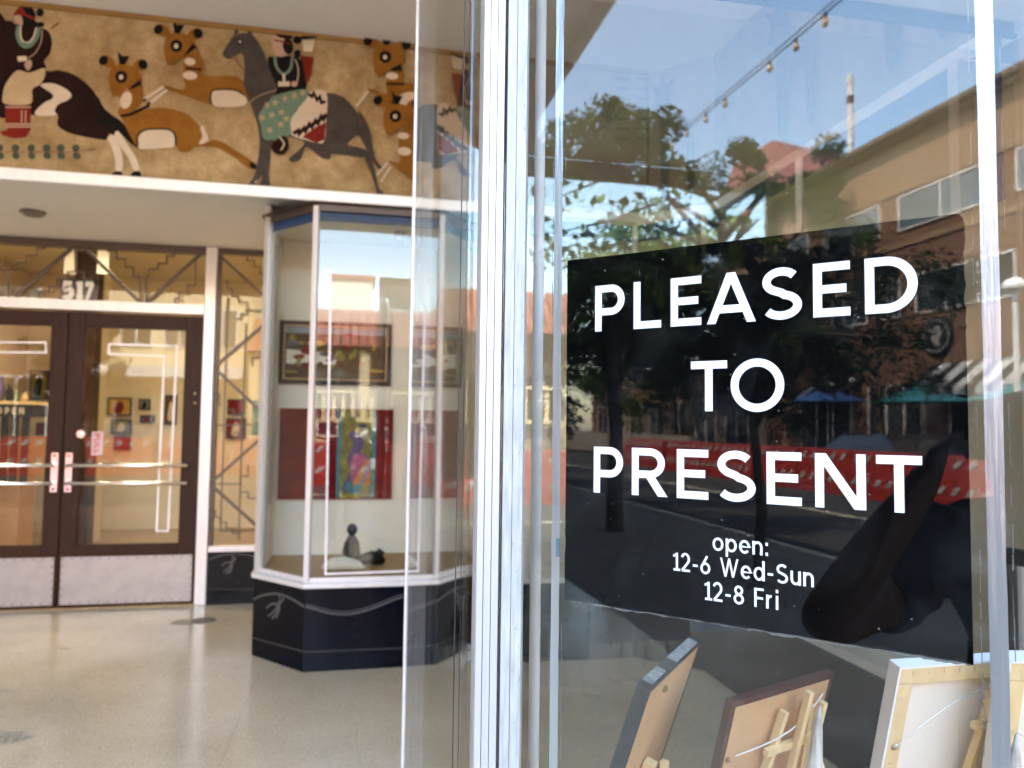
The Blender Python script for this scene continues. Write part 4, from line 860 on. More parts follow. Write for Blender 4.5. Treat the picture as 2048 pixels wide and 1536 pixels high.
# alarm foil on the slanted pane (inner face)
Cs = lambda s, z, out=0.0: PC0+DC*s+NC*out+Vector((0, 0, z))
fo = -th-0.0006
for (s0, s1, sd) in ((0.042, 0.0545, 1), (0.5365, 0.5520, 2)):
    mb = MB(); n = 60; rnd = random.Random(sd); Lp, Rp = [], []
    for i in range(n+1):
        z = 0.52+(ZT-0.55)*i/n; Lp.append(Cs(s0+rnd.uniform(-1, 1)*0.0004, z, fo)); Rp.append(Cs(s1+rnd.uniform(-1, 1)*0.0004, z, fo))
    o_ = len(mb.v); mb.v += [tuple(v) for v in Lp+Rp]
    for i in range(n): mb.f.append((o_+i, o_+n+1+i, o_+n+2+i, o_+i+1))
    fl_ = mb.build('alarm_foil', 'foil', fc)
    if sd == 1:
        MB().obox(Cs(0.0495, 1.245, fo+0.0002), DC*0.006, Vector((0,0,0.024)), NC*0.0003).build('foil_patch', 'teal_art', fl_)
        MB().poly([Cs(0.0505, 1.2465, fo+0.0008), Cs(0.0545, 1.2465, fo+0.0008), Cs(0.0545, 1.2675, fo+0.0008), Cs(0.0505, 1.2675, fo+0.0008)]).build('foil_patch', 'window_blue', fl_)
# sealant traces beside the foil
for s_, sd in ((0.0395, 5), (0.0585, 6), (0.557, 7), (0.530, 8)):
    rnd = random.Random(sd); z = 0.55; mb = MB()
    while z < 2.5:
        l = rnd.uniform(0.01, 0.05)
        if rnd.random() < 0.6: mb.obox(Cs(s_+rnd.uniform(-1,1)*0.0004, z, fo), DC*rnd.uniform(0.0004, 0.0011), Vector((0,0,l)), NC*0.0002)
        z += l+rnd.uniform(0.0, 0.02)
    mb.build('old_adhesive', 'adhesive', fc)['kind'] = 'stuff'

sg = thing('window_sign', 'square black vinyl sign reading PLEASED TO PRESENT with white opening hours', 'sign', tuple(Cs(0.2925, 1.19, fo)))
rnd = random.Random(4); pts = []
for i in range(0, 60): s = 0.0625+0.4605*i/60; pts.append((s, 1.1895+rnd.uniform(-1, 1)*0.0007))
for i in range(0, 12): pts.append((0.523, 1.1885+0.33*i/12))
for i in range(0, 20): pts.append((0.5228+rnd.uniform(-1,1)*0.0012, 1.52+0.115*i/20))
pts += [(0.522, 1.637), (0.519, 1.6415)]
for i in range(0, 20): pts.append((0.515-0.45*i/20, 1.6425+0.0015*i/20+rnd.uniform(-1,1)*0.0003))
pts += [(0.0625, 1.6445)]
for i in range(1, 24): pts.append((0.0627+rnd.uniform(-1,1)*0.0002, 1.6445-0.36*i/24))
for i in range(0, 12): pts.append((0.0627+rnd.uniform(-1,1)*0.0008, 1.284-0.09*i/12))
MB().poly([Cs(s, z, fo-0.0006) for s, z in pts]).build('black_vinyl', 'vinyl_black', sg)
mb = MB(); rnd = random.Random(9); top_, bot_ = [], []; dd = 0.0
for i in range(121):
    s_ = 0.0630+0.4590*i/120; dd = max(0.0, min(0.0030, dd+rnd.uniform(-0.0016, 0.0015)))
    top_.append(Cs(s_, 1.1925, fo-0.0009)); bot_.append(Cs(s_, 1.1888-dd, fo-0.0009))
mb.v = [tuple(v) for v in top_+bot_]; mb.f = [(i, 121+i, 122+i, i+1) for i in range(120)]
mb.build('torn_edge', 'adhesive', sg)
LO, LZ = fo-0.0006, 0.0003
def sgl(ch, xa, xb, yb, cap, mb, sw=SW):
    sa = (hit(xa, yb, PC0, NC)-PC0).dot(DC); sb = (hit(xb, yb, PC0, NC)-PC0).dot(DC)
    put_glyph(mb, ch, PC0+NC*LO+Vector((0,0,0)), DC, Vector((0,0,1)), NC, sa, sb-sa, cap, LZ, sw)
for word, xs, zb, cap in (('PLEASED', [(1185,1245,660),(1262,1318,655),(1337,1399,650),(1411,1508,645),(1520,1601,640),(1624,1699,632),(1728,1836,625)], 1.5445, 0.0605),
                          ('TO', [(1378,1451,822),(1458,1566,822)], 1.4395, 0.0605),
                          ('PRESENT', [(1182,1242,980),(1258,1331,985),(1349,1413,995),(1429,1508,1000),(1530,1601,1005),(1628,1731,1018),(1752,1845,1025)], 1.3335, 0.0595)):
    mb = MB()
    for ch, (xa, xb, yb) in zip(word, xs):
        sa = (hit(xa, yb, PC0, NC)-PC0).dot(DC); sb = (hit(xb, yb, PC0, NC)-PC0).dot(DC)
        put_glyph(mb, ch, PC0+NC*LO+Vector((0,0,zb)), DC, Vector((0,0,1)), NC, sa, sb-sa, cap, LZ, 0.155)
    mb.build('lettering', 'vinyl_white', sg)
for txt, s0, s1, zb, cap in (('open:', 0.262, 0.326, 1.2745, 0.0215), ('12-6 Wed-Sun', 0.2125, 0.3745, 1.2455, 0.0215), ('12-8 Fri', 0.2515, 0.337, 1.2155, 0.0215)):
    mb = MB(); put_text(mb, txt, PC0+NC*LO+Vector((0,0,zb)), DC, Vector((0,0,1)), NC, s0, s1, cap, LZ, 0.17, 0.125); mb.build('lettering', 'vinyl_white', sg)
rnd = random.Random(12); mb = MB()
for i in range(26):
    s, z, r = rnd.uniform(0.08, 0.51), rnd.uniform(1.2, 1.63), rnd.uniform(0.0004, 0.0011)
    mb.poly([Cs(s+r*math.cos(t), z+r*math.sin(t), fo-0.0003) for t in [k*0.785 for k in range(8)]])
mb.build('scuff_marks', 'adhesive', sg)['kind'] = 'stuff'

# ------------------------------------------------------------------ artworks on easels in the case, seen from behind
def art_frame(TL, dirv, lean, w, h):
    ux = Vector((dirv[0], dirv[1], 0)).normalized(); nb = Vector((ux.y, -ux.x, 0))   # nb points to the viewer (back side)
    if nb.y > 0: nb = -nb
    dn = (Vector((0,0,-1))*math.cos(lean) - nb*math.sin(lean)).normalized()
    nn = (nb*math.cos(lean) - Vector((0,0,1))*math.sin(lean)*1.0).normalized()
    nn = ux.cross(dn); nn = nn if nn.dot(nb) > 0 else -nn
    return Vector(TL), ux, dn, nn
def plank(mb, O, ux, dn, nn, x0, y0, x1, y1, d0, d1):
    mb.obox(O+ux*x0+dn*y0+nn*d0, ux*(x1-x0), dn*(y1-y0), nn*(d1-d0)); return mb
def easel(label, O, ux, dn, nn, xc, top, h, spread=0.11):
    loc = O+ux*xc+dn*h; e = thing('wooden_easel', label, 'easel', (loc.x, loc.y, 0.407))
    zb = 0.407
    def down(p, extra=0.0):                                # run along dn until the case floor
        t = (p.z-zb-extra)/(-dn.z); return p+dn*t
    for sgn in (-1, 1):
        p = O+ux*(xc+sgn*0.035)+dn*(top+0.04)+nn*0.014; f_ = down(O+ux*(xc+sgn*spread)+dn*(top+0.04)+nn*0.014, 0.012)
        MB().bar(p, f_, 0.011, 0.014, nn).build('leg', 'pine', e, bevel=0.001)
    p = O+ux*xc+dn*(top)+nn*0.030
    MB().bar(p, down(p, 0.03), 0.013, 0.012, nn).build('mast', 'pine', e, bevel=0.001)
    p2 = O+ux*(xc+0.018)+dn*(top+0.012)+nn*0.048
    MB().bar(p2, down(p2, 0.10), 0.011, 0.012, nn).build('mast', 'pine', e, bevel=0.001)
    p = O+dn*(top+0.105)+nn*0.022; MB().bar(p+ux*(xc-0.075), p+ux*(xc+0.075), 0.012, 0.010, nn).build('cross_bar', 'pine', e)
    p = O+ux*(xc+0.006)+dn*(top+0.095)+nn*0.056; back = Vector((p.x+nn.x*0.17+ux.x*0.06, p.y+nn.y*0.17+ux.y*0.06, zb+0.008))
    MB().bar(p, back, 0.014, 0.012, nn).build('rear_leg', 'pine', e, bevel=0.001)
    p = down(O+nn*0.0, 0.05); q_ = p+ux*xc
    MB().bar(q_-ux*0.16-nn*0.012, q_+ux*0.16-nn*0.012, 0.05, 0.014, (0,0,1)).build('tray', 'pine', e)
    return e
# white stretched canvas, right
TL = atV(1800, 1335, 1.10)
O, ux, dn, nn = art_frame(TL, (1, 0.03), R_(14.6), 0.4, 0.46); W_, H_ = 0.40, 0.46
cv = thing('stretched_canvas', 'white-edged canvas with pale wooden stretcher, its back to the window', 'canvas', tuple(O+ux*W_/2+dn*H_))
plank(MB(), O, ux, dn, nn, 0, 0, W_, H_, -0.0245, -0.0205).build('canvas_face', 'canvas_white', cv)
for (x0, y0, x1, y1) in ((0, 0, 0.004, H_), (W_-0.004, 0, W_, H_), (0.0045, 0, W_-0.0045, 0.004), (0.0045, H_-0.004, W_-0.0045, H_)):
    plank(MB(), O, ux, dn, nn, x0, y0, x1, y1, -0.020, 0.0).build('canvas_edge', 'canvas_white', cv)
plank(MB(), O, ux, dn, nn, 0.0045, 0.0045, W_-0.0045, H_-0.0045, -0.020, -0.0155).build('canvas_back', 'canvas_back', cv)
for (x0, y0, x1, y1) in ((0.005, 0.036, 0.034, H_-0.036), (W_-0.034, 0.036, W_-0.005, H_-0.036), (0.005, 0.005, W_-0.005, 0.035), (0.005, H_-0.035, W_-0.005, H_-0.005)):
    plank(MB(), O, ux, dn, nn, x0, y0, x1, y1, -0.015, -0.002).build('stretcher_bar', 'pine', cv, bevel=0.0015)
mb = MB(); rnd = random.Random(3)
for i in range(14):
    t = 0.03+0.40*i/13; plank(mb, O, ux, dn, nn, 0.010+rnd.uniform(0, .004), t, 0.018+rnd.uniform(0, .004), t+0.0009, -0.0019, -0.0012)
    if t < 0.37: plank(mb, O, ux, dn, nn, t, 0.010, t+0.0009, 0.018, -0.0019, -0.0012)
mb.build('staples', 'wire', cv)['kind'] = 'stuff'
wp = [O+ux*(0.02+0.36*t)+dn*(0.15-0.10*math.sin(math.pi*t))+nn*0.002 for t in [i/12 for i in range(13)]]
MB().tube(wp, 0.0008, 6).build('hanging_wire', 'wire', cv)
for x_ in (0.02, 0.38): MB().lathe([(0.006, 0), (0.006, 0.004), (0.003, 0.006)], O+ux*x_+dn*0.15-nn*0.002, 10, nn).build('eye_screw', 'wire', cv)
plank(MB(), O, ux, dn, nn, 0.12, 0.385, 0.20, 0.42, -0.0025, -0.0022).build('paper_label', 'canvas_white', cv)
for y_ in (0.0, 0.26): MB().lathe([(0.005, 0), (0.005, 0.012)], O+ux*(0.26 if y_ == 0 else -0.004)+dn*y_-nn*0.01, 8, Vector((0,0,1)) if y_ == 0 else -ux).build('clip', 'wire', cv)
easel('pine easel behind the white stretched canvas', O, ux, dn, nn, 0.222, 0.0, H_)
# second white canvas further right
TL = atV(2018, 1322, 1.02); O, ux, dn, nn = art_frame(TL, (1, -0.25), R_(13), 0.3, 0.42)
cv2 = thing('stretched_canvas', 'second pale canvas cut off by the right picture edge', 'canvas', tuple(O+ux*0.15+dn*0.4))
plank(MB(), O, ux, dn, nn, 0, 0, 0.32, 0.42, -0.034, -0.030).build('canvas_face', 'canvas_white', cv2)
for (x0, y0, x1, y1) in ((0, 0, 0.004, 0.42), (0.0045, 0, 0.32, 0.004)): plank(MB(), O, ux, dn, nn, x0, y0, x1, y1, -0.0295, 0).build('canvas_edge', 'canvas_white', cv2)
plank(MB(), O, ux, dn, nn, 0.0045, 0.0045, 0.32, 0.42, -0.0295, -0.025).build('canvas_back', 'canvas_back', cv2)
for (x0, y0, x1, y1) in ((0.005, 0.036, 0.03, 0.40), (0.005, 0.005, 0.31, 0.035)): plank(MB(), O, ux, dn, nn, x0, y0, x1, y1, -0.0245, -0.003).build('stretcher_bar', 'pine', cv2)
MB().tube([O+ux*(0.02+0.25*t)+dn*(0.12+0.05*math.sin(math.pi*t))+nn*0.001 for t in [i/8 for i in range(9)]], 0.0007, 6).build('hanging_wire', 'wire', cv2)
# brown board, middle
TL = atV(1465, 1405, 1.15); TR = Vector((0.871, 1.258, TL.z)); O, ux, dn, nn = art_frame(TL, TR-TL, R_(15), 0.28, 0.4); W_ = (TR-TL).length; H_ = 0.42
hb = thing('framed_board', 'brown hardboard back of a framed picture on the middle easel', 'picture', tuple(O+ux*W_/2+dn*H_))
for (x0, y0, x1, y1) in ((0, 0, 0.012, H_), (W_-0.012, 0, W_, H_), (0.0125, 0, W_-0.0125, 0.012), (0.0125, H_-0.012, W_-0.0125, H_)):
    plank(MB(), O, ux, dn, nn, x0, y0, x1, y1, -0.014, -0.0005).build('frame', 'hardboard_edge', hb)
plank(MB(), O, ux, dn, nn, 0.0125, 0.0125, W_-0.0125, H_-0.0125, -0.012, 0.0).build('backing_board', 'hardboard', hb)
MB().tube([O+ux*(0.035+0.22*t)+dn*(0.105-0.07*t)+nn*(0.004+0.02*math.sin(math.pi*t)) for t in [i/10 for i in range(11)]], 0.0012, 6).build('hanging_wire', 'canvas_white', hb)
for x_, y_ in ((0.02, 0.11), (W_-0.02, 0.06)): MB().lathe([(0.005, 0), (0.005, 0.004), (0.002, 0.006)], O+ux*x_+dn*y_, 10, nn).build('eye_screw', 'brass', hb)
plank(MB(), O, ux, dn, nn, 0.15, 0.30, 0.24, 0.40, 0.0005, 0.0009).build('paper_label', 'canvas_white', hb)
easel('pine easel behind the brown board in the middle', O, ux, dn, nn, 0.165, -0.004, H_)
# thin board, left, seen nearly edge-on
TL = atV(1300, 1380, 1.10); TR = Vector((0.635, 1.327, TL.z)); O, ux, dn, nn = art_frame(TL, TR-TL, R_(18), 0.29, 0.4); W_ = (TR-TL).length; H_ = 0.42
tb = thing('framed_board', 'worn black-edged board seen nearly edge-on, leftmost of the artworks', 'picture', tuple(O+ux*W_/2+dn*H_))
plank(MB(), O, ux, dn, nn, 0.006, 0.006, W_-0.006, H_, -0.014, 0.0).build('backing_board', 'hardboard', tb)
plank(MB(), O, ux, dn, nn, 0, 0, 0.0055, H_, -0.022, 0.001).build('frame', 'worn_black', tb)
plank(MB(), O, ux, dn, nn, 0.006, 0, W_, 0.0055, -0.022, 0.001).build('frame', 'worn_black', tb)
plank(MB(), O, ux, dn, nn, W_-0.0055, 0.006, W_, H_, -0.022, 0.001).build('frame', 'worn_black', tb)
plank(MB(), O, ux, dn, nn, 0.02, -0.003, 0.09, -0.0004, -0.020, -0.004).build('worn_patch', 'worn_grey', tb)
plank(MB(), O, ux, dn, nn, 0.15, -0.003, 0.28, -0.0004, -0.020, -0.002).build('worn_patch', 'worn_grey', tb)
MB().lathe([(0.006, 0), (0.006, 0.004), (0.002, 0.007)], O+ux*0.10+dn*0.03, 10, nn).build('eye_screw', 'brass', tb)
e = thing('wooden_easel', 'short pine easel prop against the leftmost board', 'easel', tuple(O+ux*0.1+dn*0.4))
p = O+ux*0.13+dn*0.17+nn*0.012; MB().bar(p, p+dn*0.30, 0.022, 0.02, nn).build('mast', 'pine', e, bevel=0.002)
p = O+ux*0.145+dn*0.165+nn*0.03; MB().bar(p, p+dn*0.29+nn*0.10, 0.014, 0.014, nn).build('rear_leg', 'pine', e, bevel=0.002)
# driftwood sticks
for (px, py, V, lab) in ((1640, 1412, 1.05, 'weathered driftwood stick standing right of the middle easel'), (2034, 1468, 0.86, 'brown driftwood stick at the lower right picture edge')):
    t0_ = atV(px, py, V); d_ = thing('driftwood_stick', lab, 'driftwood', (t0_.x-0.02, t0_.y, 0.407))
    mb = MB(); mb.tube([t0_, t0_+Vector((-0.004,0,-0.03)), t0_+Vector((-0.010,0,-0.09)), t0_+Vector((-0.02,0.01,-0.2)), Vector((t0_.x-0.03,t0_.y+0.01,0.41))], [0.002,0.007,0.012,0.016,0.018], 10)
    mb.build('stick', 'driftwood', d_, smooth=True)
# black framed picture at the case end wall
q0, q1 = atU(2012, 1095, 2.06), atU(2075, 1345, 2.06)
kf = thing('black_frame', 'black picture frame with cream mount leaning on the end wall', 'picture', (2.07, 1.5, q1.z))
v0, v1 = q0.y, q0.y-0.6
MB().box(2.055, v1, q1.z, 2.083, v0, q0.z).build('frame', 'frame_black', kf)
MB().box(2.050, v1+0.05, q1.z+0.05, 2.0545, v0-0.05, q0.z-0.05).build('mount', 'canvas_white', kf)
MB().box(2.047, v1+0.12, q1.z+0.10, 2.0495, v0-0.12, q0.z-0.10).build('picture', 'land_art', kf)

# ================================================================== gallery room behind the doors
gr = thing('gallery_room', 'warm cream gallery room seen through the entrance doors', 'room', (-1.5, 10, 0))
MB().box(-5.2, VD+0.09, -0.14, 2.3, 13.89, -0.002).build('gallery_floor', 'gallery_floor', gr)
MB().box(-5.2, VD+0.09, 3.30, 2.3, 13.89, 3.34).build('gallery_ceiling', 'gallery_wall', gr)
MB().box(-5.2, 10.5, 0, 2.3, 10.6, 3.295).build('gallery_wall', 'gallery_wall', gr)
MB().box(-4.35, VD+0.09, 0, -4.25, 10.49, 3.295).build('gallery_wall', 'gallery_wall', gr)
MB().box(-0.35, VD+0.09, 0, -0.25, 10.49, 3.295).build('gallery_wall', 'gallery_wall', gr)
MB().box(-3.35, 9.4, 0, -3.05, 9.7, 3.295).build('column', 'gallery_wall', gr)
for i, (u, v) in enumerate([(-3.2, 7.2), (-1.4, 7.2), (-2.3, 8.0)]):
    l_ = thing('ceiling_lamp', 'flat lit ceiling lamp in the gallery, '+['over the left door side', 'over the right door side', 'farther back'][i], 'lamp', (u, v, 3.26), 'gallery ceiling lamps')
    MB().box(u-0.32, v-0.17, 3.265, u+0.32, v+0.17, 3.298).build('housing', 'white_sheet', l_)
    MB().box(u-0.30, v-0.15, 3.258, u+0.30, v+0.15, 3.264).build('diffuser', 'lamp_glow', l_)
for i, (x0, x1) in enumerate([(130, 150), (196, 216)]):
    a_, b_ = atV(x0, 490, 8.6), atV(x1, 548, 8.6)
    t_ = thing('hanging_panel', 'white panel hanging '+('left' if i == 0 else 'right')+' of the dark column behind the transom', 'panel', (a_.x, 8.6, b_.z))
    MB().box(a_.x, 8.6, b_.z, b_.x, 8.62, 3.29).build('panel_sheet', 'white_sheet', t_)
a_, b_ = atV(152, 490, 8.9), atV(194, 600, 8.9)
MB().box(a_.x, 8.9, 0, b_.x, 9.1, 3.29).build('column', 'frame_brown', gr)
VB = 10.46
arts = [(215,795,262,832,'yellow_art','yellow'),(222,838,262,868,'grey_art','grey'),(228,872,260,900,'red_art','dark red'),(278,798,300,820,'grey_art','small grey'),(280,830,308,846,'violet_art','small purple'),
        (330,790,352,850,'land_art','tall brown'),(455,798,488,830,'red_art','upper red'),(452,836,490,878,'red_art','lower red'),(505,800,528,870,'teal_art','tall teal'),(60,740,95,800,'olive_art','olive'),(100,745,118,800,'land_art','narrow brown'),(72,845,88,870,'red_art','tiny red'),(66,760,80,800,'grey_art','narrow grey')]
for (x0, y0, x1, y1, mt, nm) in arts:
    u0, z0, u1, z1 = rect_px(x0, y0, x1, y1, VB)
    t_ = thing('gallery_painting', nm+' painting on the far gallery wall', 'painting', ((u0+u1)/2, VB, z0))
    MB().box(u0, VB, z0, u1, VB+0.035, z1).build('frame', 'frame_black', t_)
    MB().box(u0+0.02, VB-0.004, z0+0.02, u1-0.02, VB-0.0005, z1-0.02).build('picture', mt, t_)
    w2, h2 = (u1-u0), (z1-z0)
    MB().poly(spline([(u0+w2*.3,VB-0.006,z0+h2*.2),(u0+w2*.6,VB-0.006,z0+h2*.15),(u0+w2*.7,VB-0.006,z0+h2*.6),(u0+w2*.5,VB-0.006,z0+h2*.8),(u0+w2*.35,VB-0.006,z0+h2*.55)], 4)).build('painted_shape', random.choice(['paint_red','paint_cream','teal_art','paint_black']), t_)
ct = thing('sales_counter', 'sales counter with dark lettered edge inside the left door', 'counter', (-3.5, 8.3, 0))
a_, b_ = atV(0, 808, 8.0), atV(66, 834, 8.0)
MB().box(-4.2, 8.0, b_.z, b_.x, 8.5, a_.z).build('counter_top', 'frame_black', ct)
MB().box(-4.2, 7.98, a_.z+0.001, b_.x+0.01, 8.5, a_.z+0.03).build('counter_shelf', 'pine', ct)
mb = MB(); q0, q1 = atV(-8, 828, 7.998), atV(48, 815, 7.998)
put_text(mb, 'OPEN', (q0.x, 7.998, q0.z), (1,0,0), (0,0,1), (0,-1,0), 0, q1.x-q0.x, q1.z-q0.z, 0.0, 0.6, 0.2); mb.build('lettering', 'paint_cream', ct)
for x_ in (8, 28, 50):
    q = atV(x_, 850, 8.1); MB().box(q.x-0.03, 8.1, 0.8, q.x+0.03, 8.14, b_.z-0.001).build('hanging_garment', random.choice(['frame_black','white_wall']), ct)
MB().box(-4.2, 8.15, 0.0, b_.x-0.15, 8.5, 0.85).build('cabinet', 'case_wood', ct)
for i, (x0, y0, x1, mt, nm) in enumerate([(-8,752,8,'violet_art','purple'),(12,770,26,'bronze','brown'),(29,785,37,'leaf_green','green'),(42,788,56,'pine_dark','tan')]):
    a_, b_ = atV(x0, y0, 8.2), atV(x1, 806, 8.2); t_ = thing('shelf_jar', nm+' vessel standing on the gallery counter shelf', 'vessel', ((a_.x+b_.x)/2, 8.2, b_.z))
    r = abs(b_.x-a_.x)/2; h_ = a_.z-b_.z
    MB().lathe([(r*.7,0),(r,h_*.3),(r*.95,h_*.6),(r*.5,h_*.8),(r*.55,h_)], ((a_.x+b_.x)/2, 8.2, b_.z+0.012), 14).build('vessel_body', mt, t_, smooth=True)

# ================================================================== across the street
bb = thing('brick_building', 'three-storey brown brick building with pale eaves band across the street', 'building', (-18, -17, 0))
VW = -17.0
def HV(px, py): return refV(px, py, VW)
zE, zW1, zW0, zw1, zw0 = 11.45, 9.25, 8.15, 6.45, 5.25
UL, UR = -26.9, -9.9
MB().box(UL, VW-12, 0.0, UR, VW, zW1+0.15).build('brick_wall', 'brick', bb)
MB().box(UL-0.02, VW-12, zW1+0.152, UR+0.02, VW+0.05, zE-0.16).build('stucco_band', 'tan_stucco', bb)
MB().box(UL-0.5, VW-12.4, zE-0.155, UR+0.4, VW+0.55, zE).build('cornice', 'cornice_brown', bb)
MB().box(UL-0.35, VW-12.4, zE-0.30, UR+0.3, VW+0.30, zE-0.156).build('cornice', 'tan_stucco', bb)
def window(parent, u0, u1, z0, z1, V, n=2, mat='window_blue'):
    f = MB().box(u0, V+0.002, z0, u1, V+0.03, z1).build('window', mat, parent)
    fr = MB(); t = 0.06
    for (a, b, c, d) in ((u0-t, z0-t, u1+t, z0), (u0-t, z1, u1+t, z1+t), (u0-t, z0, u0, z1), (u1, z0, u1+t, z1)): fr.box(a, V+0.001, b, c, V+0.07, d)
    for i in range(1, n): uu = u0+(u1-u0)*i/n; fr.box(uu-0.025, V+0.031, z0+0.001, uu+0.025, V+0.06, z1-0.001)
    fr.build('window_frame', 'pale_pole', f); return f
for i, (x0, x1) in enumerate([(-26.2,-25.0),(-23.9,-20.9),(-19.9,-16.4),(-15.4,-12.2)]):
    window(bb, x0, x1, zW0, zW1, VW, 2 if i else 1); 
for i, (x0, x1) in enumerate([(-26.0,-24.6),(-23.4,-21.6),(-20.8,-20.0),(-19.2,-15.6),(-14.6,-11.6)]):
    window(bb, x0, x1, zw0, zw1, VW, 3, 'window_dark')
MB().box(UL+0.5, VW+0.001, 7.55, UR-0.5, VW+0.06, 7.75).build('string_course', 'tan_stucco', bb)
for i, (x0, x1) in enumerate([(-25.5,-22.5),(-21.5,-19.0),(-17.9,-15.2),(-14.2,-11.2)]): window(bb, x0, x1, 0.5, 2.9, VW, 3, 'window_dark')
# round hanging sign
q = HV(1878, 672)
rs = thing('round_sign', 'round white bird emblem sign on the brick building', 'sign', (q.x, VW+0.1, q.z))
MB().lathe([(0.62, 0), (0.62, 0.06), (0.55, 0.07)], (q.x, VW+0.05, q.z), 28, (0,1,0)).build('disc', 'frame_black', rs)
MB().ribbon([(q.x+0.5*math.cos(t), VW+0.125, q.z+0.5*math.sin(t)) for t in [k*math.pi/16 for k in range(32)]], 0.04, (0,1,0), True).build('ring', 'barrier_white', rs)
MB().poly(spline([(q.x+u, VW+0.127, q.z+v) for u, v in [(0.0,0.32),(0.18,0.25),(0.24,0.05),(0.12,-0.2),(0.2,-0.34),(-0.05,-0.28),(-0.2,-0.05),(-0.12,0.12),(-0.3,0.18),(-0.1,0.25)]], 4)).build('emblem', 'barrier_white', rs)
# striped awnings
def awning(u0, u1, z0, z1, label):
    t_ = thing('striped_awning', label, 'awning', ((u0+u1)/2, VW, z0)); n = max(2, int((u1-u0)/0.36)); dw = (u1-u0)/n
    for i in range(n):
        a, b = u0+i*dw, u0+(i+1)*dw
        MB().add([(a,VW+0.02,z1),(b,VW+0.02,z1),(b,VW+1.1,z0+0.22),(a,VW+1.1,z0+0.22),(a,VW+0.02,z1-0.03),(b,VW+0.02,z1-0.03),(b,VW+1.08,z0+0.2),(a,VW+1.08,z0+0.2)],
                 [(0,3,2,1),(4,5,6,7),(0,1,5,4),(1,2,6,5),(2,3,7,6),(3,0,4,7)]).build('awning_stripe', 'awning_white' if i % 2 else 'awning_black', t_)
        MB().box(a, VW+1.06, z0, b-0.004, VW+1.09, z0+0.198).build('valance', 'awning_white' if i % 2 else 'awning_black', t_)
awning(-18.6, -14.4, 2.45, 3.5, 'black and white striped awning nearest on the brick building')
awning(-24.6, -21.8, 2.45, 3.3, 'smaller black and white striped awning farther along the brick building')
def umbrella(px, py, V, mat, label):
    q = refV(px, py, V); t_ = thing('patio_umbrella', label, 'umbrella', (q.x, V, 0))
    MB().tube([(q.x, V, 0), (q.x, V, q.z+0.3)], 0.025, 8).build('pole', 'pale_pole', t_)
    mb = MB(); n = 8; o_ = 0; mb.v.append((q.x, V, q.z+0.42))
    for i in range(n): mb.v.append((q.x+1.3*math.cos(i*math.pi/4), V+1.3*math.sin(i*math.pi/4), q.z-0.06))
    for i in range(n): mb.f.append((0, 1+i, 1+(i+1) % n))
    c_ = mb.build('canopy', mat, t_)
    sm_ = c_.modifiers.new('thickness', 'SOLIDIFY'); sm_.thickness = 0.02
umbrella(1842, 800, -14.6, 'teal_fabric', 'teal patio umbrella under the striped awning')
umbrella(1655, 800, -14.6, 'blue_fabric', 'blue patio umbrella farther down the pavement')
umbrella(2050, 795, -14.6, 'teal_fabric', 'second teal patio umbrella at the right')
# cream mission building straight across
cb = thing('cream_building', 'sunlit cream building with red tile roof straight across the street', 'building', (0, -17, 0))
MB().box(-9.3, VW-10, 0, -4.2, VW, 6.9).build('tall_wall', 'cream_stucco', cb)
MB().box(-4.19, VW-10, 0, 14, VW, 5.0).build('wall', 'cream_stucco', cb)
MB().box(-1.2, VW-3.2, 5.001, 0.2, VW-1.2, 6.6).build('chimney', 'pale_stucco', cb); MB().box(-1.3, VW-3.3, 6.601, 0.3, VW-1.1, 6.75).build('chimney_cap', 'roof_tile', cb)
rt = MB()
for j in range(9):
    for i in range(64):
        u = -4.0+i*0.28; v = VW+0.1+j*0.19; z = 5.25-j*0.155
        n = 5; o_ = len(rt.v)
        for e_ in (0, 1):
            for kk in range(n+1):
                t = math.pi*kk/n; rt.v.append((u+0.13*math.cos(t), v+e_*0.24, z-e_*0.19+0.085*math.sin(t)))
        for kk in range(n): rt.f.append((o_+kk, o_+kk+1, o_+n+2+kk, o_+n+1+kk))
ro = rt.build('roof_tiles', 'roof_tile', cb); ro['kind'] = 'stuff'
MB().add([(-4.15,VW+0.01,5.2),(13.9,VW+0.01,5.2),(13.9,VW+1.75,3.86),(-4.15,VW+1.75,3.86),(-4.15,VW+0.01,5.1),(13.9,VW+0.01,5.1),(13.9,VW+1.75,3.76),(-4.15,VW+1.75,3.76)], [(0,3,2,1),(4,5,6,7),(0,1,5,4),(1,2,6,5),(2,3,7,6),(3,0,4,7)]).build('roof_board', 'frame_brown', cb)
for i in range(10): u = -3.9+i*1.95; MB().box(u-0.16, VW+1.3, 0, u+0.16, VW+1.62, 3.74).build('porch_column', 'cream_stucco', cb)
for i in range(9):
    u = -3.7+i*1.95; window(cb, u+0.25, u+1.5, 1.0, 2.9, VW, 2, 'window_dark')
fcb = MB()
for i in range(60): u = -4.0+i*0.3; fcb.box(u, VW+1.9, 1.55, u+0.12, VW+1.95, 2.35)
fcb.box(-4.0, VW+1.96, 2.35, 14, VW+2.02, 2.45).box(-4.0, VW+1.96, 1.45, 14, VW+2.02, 1.55)
fcb.build('porch_rail', 'cream_stucco', cb)
MB().box(-9.2, VW+0.01, 2.95, -4.3, VW+1.6, 3.35).build('canopy', 'awning_white', cb)
for i in range(3): window(cb, -8.8+i*1.5, -7.8+i*1.5, 4.2, 5.6, VW, 2, 'window_dark'); 
for i in range(3): window(cb, -8.9+i*1.55, -7.7+i*1.55, 0.4, 2.6, VW, 2, 'window_dark')
tb2 = thing('tan_building', 'plain tan two-storey building right of the cream one', 'building', (24, -17, 0))
